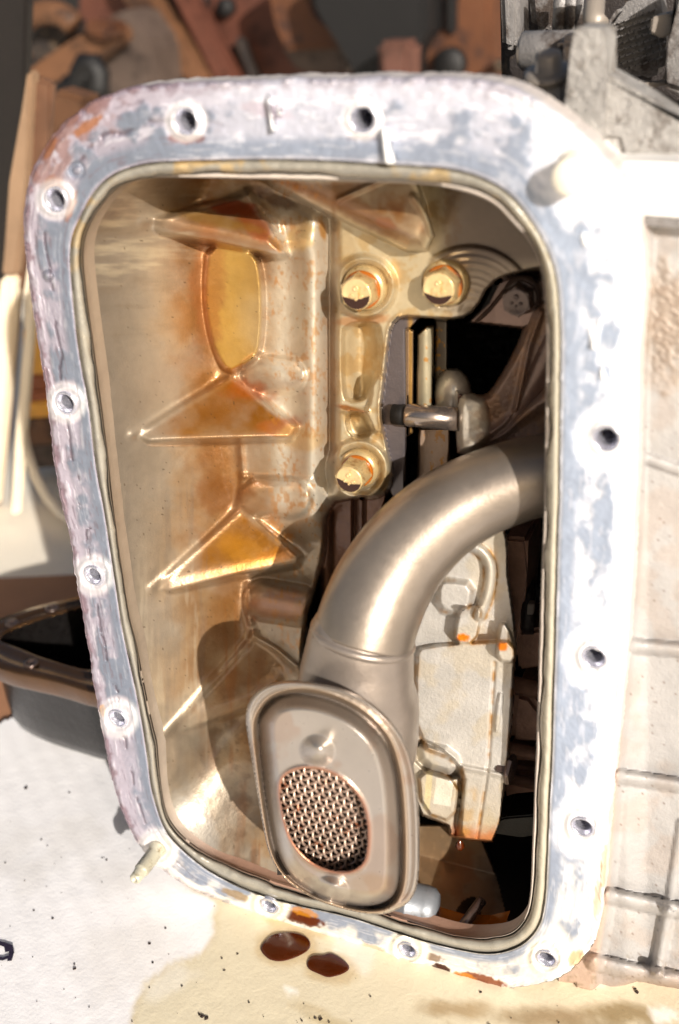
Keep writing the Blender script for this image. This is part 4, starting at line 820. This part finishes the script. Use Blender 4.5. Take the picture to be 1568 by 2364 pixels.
def build_board():
    a = G(np.array([-260., 1900.]), np.array([1700., 1700.])); st = 5.
    X, Y = np.meshgrid(np.arange(-8.2, 3.6, .03), np.arange(-3.2, 2.2, .03))
    W3 = np.stack([X, Y, X*0], -1); qv = W3-CAMP; zz = qv@FW; zz = np.where(zz < .3, .3, zz); U = 784+FPX*(qv@RT)/zz; V = 1182-FPX*(qv@UP)/zz
    n1 = fbm(X*100, Y*100, 60, 4, 601); n2 = fbm(X*100, Y*100, 18, 4, 611); n3 = fbm(X*100, Y*100, 7, 3, 621)
    C = np.zeros(U.shape+(3,))+lin('f7f5f6')
    cor = np.sin((X*.9+Y*1.1)*30+n1*3); C = C*(1+.018*cor)[..., None]
    C = mix(C, 'd6d0c8', ss(n1, .5, .7)*.3)
    st = sdp(U, V, [(425,2040),(500,2085),(495,2150),(470,2190),(380,2225),(335,2270),(308,2330),(298,2364),(300,2600),(2200,2600),(2200,2200),(1300,2200),(1000,2000)])
    m = 1-ss(st+(n2-.5)*26+(n3-.5)*10, -9, 8); C = mix(C, 'e2d6b8', m*.95)
    C = mix(C, 'efe9dc', m*ss(n1, .55, .62)*.6)
    C = mix(C, 'b89c5c', np.exp(-((st+6+(n2-.5)*20)/7)**2)*.25)
    for (cx, cy, rx, ry, an, cl, kk) in [(1060,2330,120,30,5,'a08050',.7),(1250,2350,150,34,0,'8a6c40',.75),(1450,2340,120,26,5,'8c7446',.8),(760,2360,60,14,15,'b09860',.5),(720,2330,50,10,15,'a88a4c',.35),(1380,2390,200,40,0,'94805c',.7),(1040,2400,20,60,0,'a89468',.5)]:
        e = ell(U, V, cx, cy, rx, ry, an)+(n2-.5)*.9+(n3-.5)*.5; C = mix(C, cl, (1-ss(e, .4, 1.15))*kk)
    for (cx, cy, rx, ry, an) in [(660,2190,72,42,0),(760,2232,66,38,10),(690,2140,80,16,15)]:
        C = mix(C, 'c4a46c', (1-ss(ell(U, V, cx, cy, rx, ry, an)+(n2-.5)*.5+(n3-.5)*.3, .8, 1.15))*.5)
    C = mix(C, 'fbf8f0', (1-ss(ell(U, V, 1530, 2345, 40, 22)+(n3-.5), .6, 1))*.9); C = mix(C, 'fbf8ee', (1-ss(ell(U, V, 670, 2290, 26, 7, 18), .7, 1.1)))
    Z = .0015*cor+.003*(n1-.5)
    W3[..., 2] = Z
    # far edge of the board
    el = [tuple(G(a_, b_)[:2]) for a_, b_ in [(-400, 1745), (-10, 1668), (22, 1655), (120, 1640), (400, 1600)]]
    xs = np.array([e[0] for e in el]); ys = np.array([e[1] for e in el]); lim = np.interp(X, xs, ys, right=1.9)
    mask = Y < lim
    o = relief(U, V, W3, C, mask, np.zeros(U.shape, int), {0: ('white_board', M['sheet'])}, None)[0]
    T(o, 'large white corrugated board under the engine, its near half soaked with pale oil', 'board'); return o
board = build_board()
bm = bmesh.new()
for pts, w in [([(-8,2176),(8,2180),(24,2186),(27,2200),(22,2216)], 5), ([(-8,2212),(6,2214),(18,2210)], 4), ([(14,2183),(16,2196)], 4)]:
    pp = [Vector(G(a, b, .012)) for a, b in pts]; ww = w/FPX*7.0
    for a, b in zip(pp[:-1], pp[1:]):
        d = (b-a).normalized(); s_ = Vector((-d.y, d.x, 0))*ww; vs = [bm.verts.new(x) for x in (a-s_-d*ww*.5, a+s_-d*ww*.5, b+s_*1.1+d*ww*.5, b-s_*.9+d*ww*.5)]; bm.faces.new(vs)
        for x in vs: x.co.z += random.uniform(0, .0006)
bmobj('marker_stroke', bm, M['ink'], board, smooth=False)
def puddle(outl, label, h=.003, m='oil'):
    o = chaik([tuple(G(a, b, .004)[:2]) for a, b in outl], 2); c = o.mean(0); bm = bmesh.new(); rings = []
    for k, z in ((1, .004), (.97, .006+h*.5), (.9, .006+h*.8), (.6, .006+h), (.3, .006+h)): rings.append([bm.verts.new((c[0]+(p[0]-c[0])*k, c[1]+(p[1]-c[1])*k, z)) for p in o])
    for a, b in zip(rings[:-1], rings[1:]):
        for i in range(len(a)): bm.faces.new((a[i], a[(i+1) % len(a)], b[(i+1) % len(a)], b[i]))
    bm.faces.new(rings[-1]); return T(bmobj('oil_puddle', bm, M[m]), label, 'oil puddle', 'brown oil drips on the board')
puddle([(599,2186),(622,2158),(660,2150),(700,2156),(718,2172),(716,2192),(690,2208),(655,2220),(625,2218),(606,2202)], 'larger oval brown oil puddle, left one of the pair below the gasket face')
puddle([(706,2222),(720,2204),(745,2206),(762,2198),(780,2206),(800,2220),(810,2236),(790,2250),(758,2258),(735,2248),(712,2238)], 'smaller lobed brown oil puddle, right one of the pair below the gasket face')
M['oilthin'] = M['oil']
# grit
bm = bmesh.new(); gr = [(60,1818,7),(160,1829,4),(95,1938,4),(246,1985,5),(12,1992,3),(57,2033,3),(78,2102,3),(122,2120,5),(236,1980,3),(382,2142,5),(345,2178,5),(353,2222,5),(172,2236,6),(172,2226,4),(420,2276,4),(345,2280,3),(575,2314,4),(578,2372,5),(622,2372,4),(467,2346,9),(477,2350,8),(460,2342,5),(512,2212,4),(548,2202,5),(518,2240,4),(305,2358,3),(855,2300,4),(697,2356,4),(840,2390,4),(740,2352,7),(728,2350,5),(760,2360,4),(1130,2366,7),(1470,2290,8),(1466,2282,6),(1110,2290,4),(1180,2350,3),(1290,2360,4),(1460,2388,6)]
for i in range(130): gr.append((random.uniform(-20, 1560), random.uniform(1760, 2400), random.choice([1, 1.3, 1.8, 2.2])))
for (u, v, r) in gr:
    w = G(u, v, .004); rr = r/FPX*float((w-CAMP)@FW)*.62
    mt = Matrix.Translation(Vector(w)) @ Matrix.Rotation(random.uniform(0, 3), 4, 'Z') @ Matrix.Diagonal((rr*random.uniform(.8, 1.5), rr, rr*.5, 1))
    x = bmesh.ops.create_icosphere(bm, subdivisions=1, radius=1, matrix=mt)
    for vv_ in x['verts']: vv_.co += Vector((random.uniform(-.3, .3), random.uniform(-.3, .3), random.uniform(-.1, .1)))*rr
tag(bmobj('grit', bm, M['speck'], None, smooth=False), 'scattered dark grit and flakes on the white board', 'grit', kind='stuff')

# ================================================================== black sump pan lying behind on the left
pan = empty('sump_pan', (-4.6, 1.6, 0), 'glossy black sump pan lying open side up behind the engine on the left', 'oil pan')
def build_pan():
    H = .8; outer = [G(a, b, H) for a, b in [(-60,1500),(-48,1462),(-10,1428),(60,1404),(178,1377),(300,1352)]]+[np.array([-3.55, 2.3, H]), np.array([-3.45, 1.4, H]), np.array([-3.5, .72, H])]+[G(a, b, H) for a, b in [(220,1600),(141,1573),(60,1556),(10,1545),(-30,1528)]]
    inner = [G(a, b, H) for a, b in [(-2,1478),(6,1462),(40,1446),(110,1422),(184,1400),(290,1378)]]+[np.array([-3.75, 2.1, H]), np.array([-3.7, 1.4, H]), np.array([-3.75, 1.0, H])]+[G(a, b, H) for a, b in [(209,1548),(160,1536),(108,1520),(60,1500),(15,1484)]]
    def rs(l, n=120):
        l = chaik([p[:2] for p in l], 3); c = np.array([-4.45, 1.35]); d = l-c; a = np.arctan2(d[:, 1], d[:, 0]); r = np.hypot(*d.T); o = np.argsort(a); a = a[o]; r = r[o]
        a = np.concatenate([a[-2:]-2*np.pi, a, a[:2]+2*np.pi]); r = np.concatenate([r[-2:], r, r[:2]]); t = np.linspace(-np.pi, np.pi, n, endpoint=False); rr = np.interp(t, a, r); return np.stack([c[0]+rr*np.cos(t), c[1]+rr*np.sin(t)], 1)
    o, i = rs(outer), rs(inner); c = np.array([-4.45, 1.35])
    def ring(bm, l, z): return [bm.verts.new((p[0], p[1], z)) for p in l]
    def sk(bm, rings):
        for a, b in zip(rings[:-1], rings[1:]):
            for k in range(len(a)): bm.faces.new((a[k], a[(k+1) % len(a)], b[(k+1) % len(a)], b[k]))
    bm = bmesh.new(); mid = (o+i)/2
    sk(bm, [ring(bm, o+(i-o)*.05, H-.14), ring(bm, o, H-.12), ring(bm, o, H-.02), ring(bm, o+(i-o)*.06, H), ring(bm, mid+(o-mid)*.2, H+.0), ring(bm, mid, H-.02), ring(bm, i+(o-i)*.25, H), ring(bm, i+(o-i)*.1, H+.012), ring(bm, i, H-.01)])
    rim = bmobj('rim', bm, M['panrim'], pan)
    bm = bmesh.new(); i2 = c+(i-c)*.97; b0 = o+(i-o)*.65; b1 = c+(b0-c)*.92
    rr = [ring(bm, b0, H-.13), ring(bm, c+(b0-c)*.99, .3), ring(bm, c+(b0-c)*.97, .14), ring(bm, c+(b0-c)*.92, .05), ring(bm, c+(b0-c)*.82, .008)]; sk(bm, rr); bm.faces.new(rr[-1]); bmobj('pan_wall', bm, M['panblack'], pan)
    bm = bmesh.new(); rr = [ring(bm, i, H-.01), ring(bm, i2, .3), ring(bm, c+(i-c)*.9, .08), ring(bm, c+(i-c)*.7, .05)]; sk(bm, rr); bm.faces.new(rr[-1]); bmobj('pan_inside', bm, M['panblack'], pan)
    for (a, b) in [(72, 1532), (28, 1440), (120, 1405)]:
        bm = bmesh.new(); lathe_bm(bm, [(.05, .0), (.05, .012), (.03, .014), (.028, -.0), (0, -.0)], Vector(G(a, b, H)), (0, 0, 1), 18); bmobj('bolt_hole', bm, M['darkbolt'], pan)
build_pan()

# ================================================================== background (garage, car, frame)
def bgs(name, pts, d, th, m, label, cat, bev=.05, group=None):
    if 7 <= d < 20: d *= 1.7; th *= 1.7; bev *= 1.7
    o = slab(name, pts, d, th, M[m], None, bev); T(o, label, cat, group); return o
bgs('garage_wall', [(-900,-900),(2600,-900),(2600,700),(-900,700)], 30, .5, 'wall', 'dark garage wall far behind the engine', 'wall', 0)
o = bpy.data.objects['garage_wall']
# left door posts
post = [('door_post', [(-60,-60),(40,-60),(62,0),(50,300),(28,560),(-10,900),(-80,900)], 4.6, .1, 'darkpost', 'wide dark door post at the far left edge, behind everything', 'post'),
        ('door_post', [(84,180),(118,190),(108,330),(62,560),(40,700),(15,1000),(-6,1172),(-40,1172),(0,900),(25,600),(60,300),(72,190)], 4.05, .08, 'brownpost', 'dark brown door post between the two bright strips', 'post'),
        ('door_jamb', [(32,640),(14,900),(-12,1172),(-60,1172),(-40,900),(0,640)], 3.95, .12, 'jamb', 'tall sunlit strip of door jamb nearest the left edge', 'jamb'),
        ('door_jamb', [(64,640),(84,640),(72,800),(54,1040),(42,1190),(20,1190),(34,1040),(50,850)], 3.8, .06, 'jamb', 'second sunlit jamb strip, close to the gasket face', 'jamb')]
post.append(('door_jamb', [(60,165),(71,165),(58,420),(37,636),(2,636),(22,420)], 3.96, .12, 'jambshade', 'upper part of the narrow jamb strip at the far left, toned tan for shade', 'jamb'))
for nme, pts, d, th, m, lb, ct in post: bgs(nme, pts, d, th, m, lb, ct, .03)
# drum-like yellow and brown bands beyond the doorway
dr = empty('oil_drum', P(140, 900, 4.7), 'yellow and brown banded drum standing in the sun beyond the doorway', 'drum')
for (v0, v1, m) in [(600,760,'jamb'),(760,868,'yellow'),(868,902,'browndrum'),(902,930,'browndrum'),(930,968,'yellow'),(968,1030,'tan'),(1030,1085,'greybrown')]:
    slab('band', [(52,v0),(330,v0-20),(330,v1-20),(52,v1)], 4.65, .5, M[m], dr, .02)
# cable
bm = bmesh.new(); tube_bm(bm, [G(50, 985, 1.0), G(62, 1040, .6), G(82, 1100, .3), G(110, 1150, .05), G(140, 1185, .02), G(200, 1230, .02)], .05, 10); T(bmobj('cable', bm, M['concrete']), 'pale cable hanging down onto the sunlit floor at the left', 'cable')
# car body structure
bgs('red_frame_panel', [(180,-80),(780,-80),(800,60),(800,110),(820,230),(200,260),(180,100)], 9.5, .5, 'redframe', 'broad reddish brown body panel behind the top left of the engine', 'body panel')
bgs('shadow_gap', [(300,-60),(345,-60),(470,130),(510,215),(430,215),(380,150)], 9.3, .15, 'darkmetal', 'dark slanting channel crossing the reddish panel', 'channel')
bgs('frame_rail', [(240,-60),(300,-60),(425,100),(500,215),(450,215),(340,90)], 9.0, .3, 'tan', 'slanting tan frame rail left of the reddish panel', 'frame rail')
bgs('frame_rail', [(365,-60),(420,-60),(560,215),(505,215)], 9.1, .2, 'redframe', 'second slanting frame rail, the redder one to the right', 'frame rail')
bgs('frame_rail', [(535,90),(548,85),(600,215),(585,215)], 9.2, .2, 'darkmetal', 'thin dark slanting strip on the reddish panel', 'strip')
for i, (x, y, r) in enumerate([(447,8,.16),(515,18,.10),(515,128,.10)]):
    cyl('frame_plug', x, y, 15.9, r*1.6, .3, M['blackrub'], None, ax=(0, 1, 0)); T(bpy.data.objects['frame_plug' if i == 0 else 'frame_plug.%03d' % i], ['largest round black plug at the very top of the reddish panel', 'small round dark plug, upper one of two on the reddish panel', 'small round dark plug, lower one of two on the reddish panel'][i], 'plug')
bgs('orange_bracket', [(600,-60),(700,-60),(712,40),(738,66),(790,72),(800,112),(650,118),(636,60)], 8.6, .4, 'orange', 'orange-brown stepped bracket catching the light at the top centre left', 'bracket')
bgs('bracket_foot', [(645,100),(800,92),(815,130),(805,170),(690,170),(655,130)], 8.8, .3, 'greybrown', 'dull brown foot just under the stepped orange bracket', 'bracket')
bgs('black_strut', [(705,-60),(985,-60),(985,90),(950,110),(940,230),(830,230),(812,130),(760,70),(722,30)], 8.0, .5, 'blackrub', 'large black strut mount at the top centre', 'strut')
bgs('grey_post', [(868,96),(946,96),(944,230),(880,230)], 7.4, .3, 'pinkpanel', 'short dusty pink post in front of the black strut', 'post')
bgs('pink_panel', [(950,-60),(1180,-60),(1190,250),(940,250)], 9.0, .4, 'pinkpanel', 'faded red upright panel behind the top right of the gasket face', 'body panel')
bgs('orange_upright', [(990,70),(1030,80),(1055,66),(1060,-60),(1132,-60),(1140,230),(965,230),(975,120)], 8.5, .4, 'orange', 'orange rusty upright bracket with a slot, top centre right', 'bracket')
bgs('dark_slot', [(1028,-60),(1050,-60),(1050,74),(1036,82),(1028,70)], 8.4, .3, 'blackrub', 'narrow black slot beside the orange upright', 'gap cover')
cyl('frame_plug', 1034, 150, 14.2, .26, .3, M['blackrub'], None, ax=(0, 1, 0)); T(bpy.data.objects['frame_plug.003'], 'blurred dark plug low on the orange upright bracket', 'plug')
bgs('dark_crosspiece', [(1128,140),(1190,142),(1188,168),(1130,165)], 8.2, .3, 'darkmetal', 'short dark crosspiece right of the orange upright', 'crosspiece')
# left top: housing, bracket, ring, hook
bgs('grey_housing', [(215,55),(290,20),(345,100),(360,230),(230,230),(190,150)], 8.4, .6, 'greybrown', 'grey-brown triangular housing at the upper left', 'housing')
bgs('clamp_bar', [(178,82),(250,62),(262,95),(205,140),(160,182),(115,192),(62,172),(60,160),(92,150),(130,115)], 7.8, .4, 'tan', 'tan angled arm under the round collar at the upper left', 'arm')
bgs('tan_block', [(190,50),(225,45),(262,62),(250,92),(210,90),(188,70)], 7.6, .3, 'orange', 'small orange-brown block on top of the tan arm', 'block')
bm = bmesh.new(); tube_bm(bm, [P(110+74*math.cos(t), 96-68*math.sin(t), 13.1) for t in np.linspace(.6, 3.9, 30)], .2, 12); T(bmobj('collar_ring', bm, M['tan']), 'thick tan half-ring collar at the upper left corner', 'ring')
bgs('dark_collar', [(60,100),(80,60),(120,40),(170,50),(165,90),(120,115),(90,150),(62,150)], 8.0, .3, 'darkmetal', 'dark toothed recess inside the tan collar', 'recess')
bm = bmesh.new(); tube_bm(bm, [P(a, b, 12.4) for a, b in [(150,198),(165,205),(182,195),(188,170),(198,148),(215,150),(228,170),(226,200),(232,225)]], .2, 12); T(bmobj('black_hook', bm, M['blackrub']), 'black curved hose hook below the tan arm', 'hose')
bgs('tan_gusset', [(120,205),(200,228),(180,330),(80,520),(96,330)], 6.0, .3, 'tan', 'tan slanting gusset dropping behind the rounded upper left corner of the gasket face', 'gusset')
# right top: grey engine parts behind the bracket
rt = empty('gearbox_end', P(1300, 100, 1.6), 'jumble of grey gearbox parts with pipes, roller and tread plate', 'gearbox')
slab('back_cover', [(1150,-60),(1800,-60),(1800,420),(1240,420),(1180,240),(1155,190)], 2.4, .4, M['darkmetal'], rt, .03)
slab('side_plate', [(1152,-40),(1196,-40),(1200,95),(1190,120),(1158,112)], 1.9, .2, M['greymetal'], rt, .03)
slab('side_plate', [(1215,-40),(1292,-40),(1284,60),(1262,88),(1225,70)], 2.1, .2, M['greymetal'], rt, .05)
for i, (x0, x1) in enumerate([(1290,1304),(1316,1330),(1338,1356)]):
    bm = bmesh.new(); tube_bm(bm, [P((x0+x1)/2, -40, 1.8), P((x0+x1)/2-4, 40, 1.8), P((x0+x1)/2-8, 82, 1.85)], .035, 14); bmobj('pipe', bm, M['greymetal'], rt)
bm = bmesh.new(); tube_bm(bm, [P(1375, -30, 1.6), P(1370, 40, 1.55), P(1382, 60, 1.5)], .05, 14); bmobj('pipe', bm, M['silver'], rt)
cyl('roller', 1205, 118, 1.3, .085, .24, M['greymetal'], rt, ax=(1, 0, 0)); cyl('roller_hub', 1198, 122, 1.28, .06, .05, M['silver'], rt, ax=(1, 0, 0))
slab('dark_block', [(1284,84),(1348,80),(1340,190),(1330,230),(1284,200)], 1.1, .3, M['darkmetal'], rt, .03)
slab('seat_block', [(1236,190),(1302,176),(1306,232),(1300,262),(1245,240),(1215,215)], .55, .3, M['panel'] if False else M['greycast'], rt, .02)
bm = bmesh.new(); c = Vector(P(1268, 176, .62)); lathe_bm(bm, [(0, 0), (.10, 0), (.10, .02), (.07, .03), (.055, .03), (.05, .09), (.035, .1), (0, .095)], c, (0, -.35, 1), 24); bmobj('plug_bolt', bm, M['silver'], rt)
tp = slab('tread_plate', [(1396,60),(1430,10),(1520,-20),(1540,110),(1530,170),(1480,186),(1396,150)], 1.75, .2, M['greymetal'], rt, .03)
for i in range(9):
    for j in range(8):
        u = 1402+i*15+j*4; v = 60+j*15-i*5
        if sdp(np.array(float(u)), np.array(float(v)), [(1396,60),(1430,10),(1520,-20),(1540,110),(1530,170),(1480,186),(1396,150)]) < -6:
            slab('tread_bar', [(u-6,v+2),(u+5,v-4),(u+7,v-1),(u-4,v+5)], 1.71, .05, M['greymetal'], tp if False else rt, .0)
slab('bright_lug', [(1505,40),(1545,30),(1560,70),(1530,90),(1500,75)], 1.5, .2, M['silver'], rt, .008)
slab('rim_edge', [(1470,188),(1500,194),(1540,186),(1542,196),(1500,204),(1468,196)], 1.5, .1, M['silver'], rt, .01)
slab('side_plate', [(1558,-40),(1800,-40),(1800,300),(1520,200),(1540,150),(1560,100)], 1.4, .3, M['greymetal'], rt, .03)
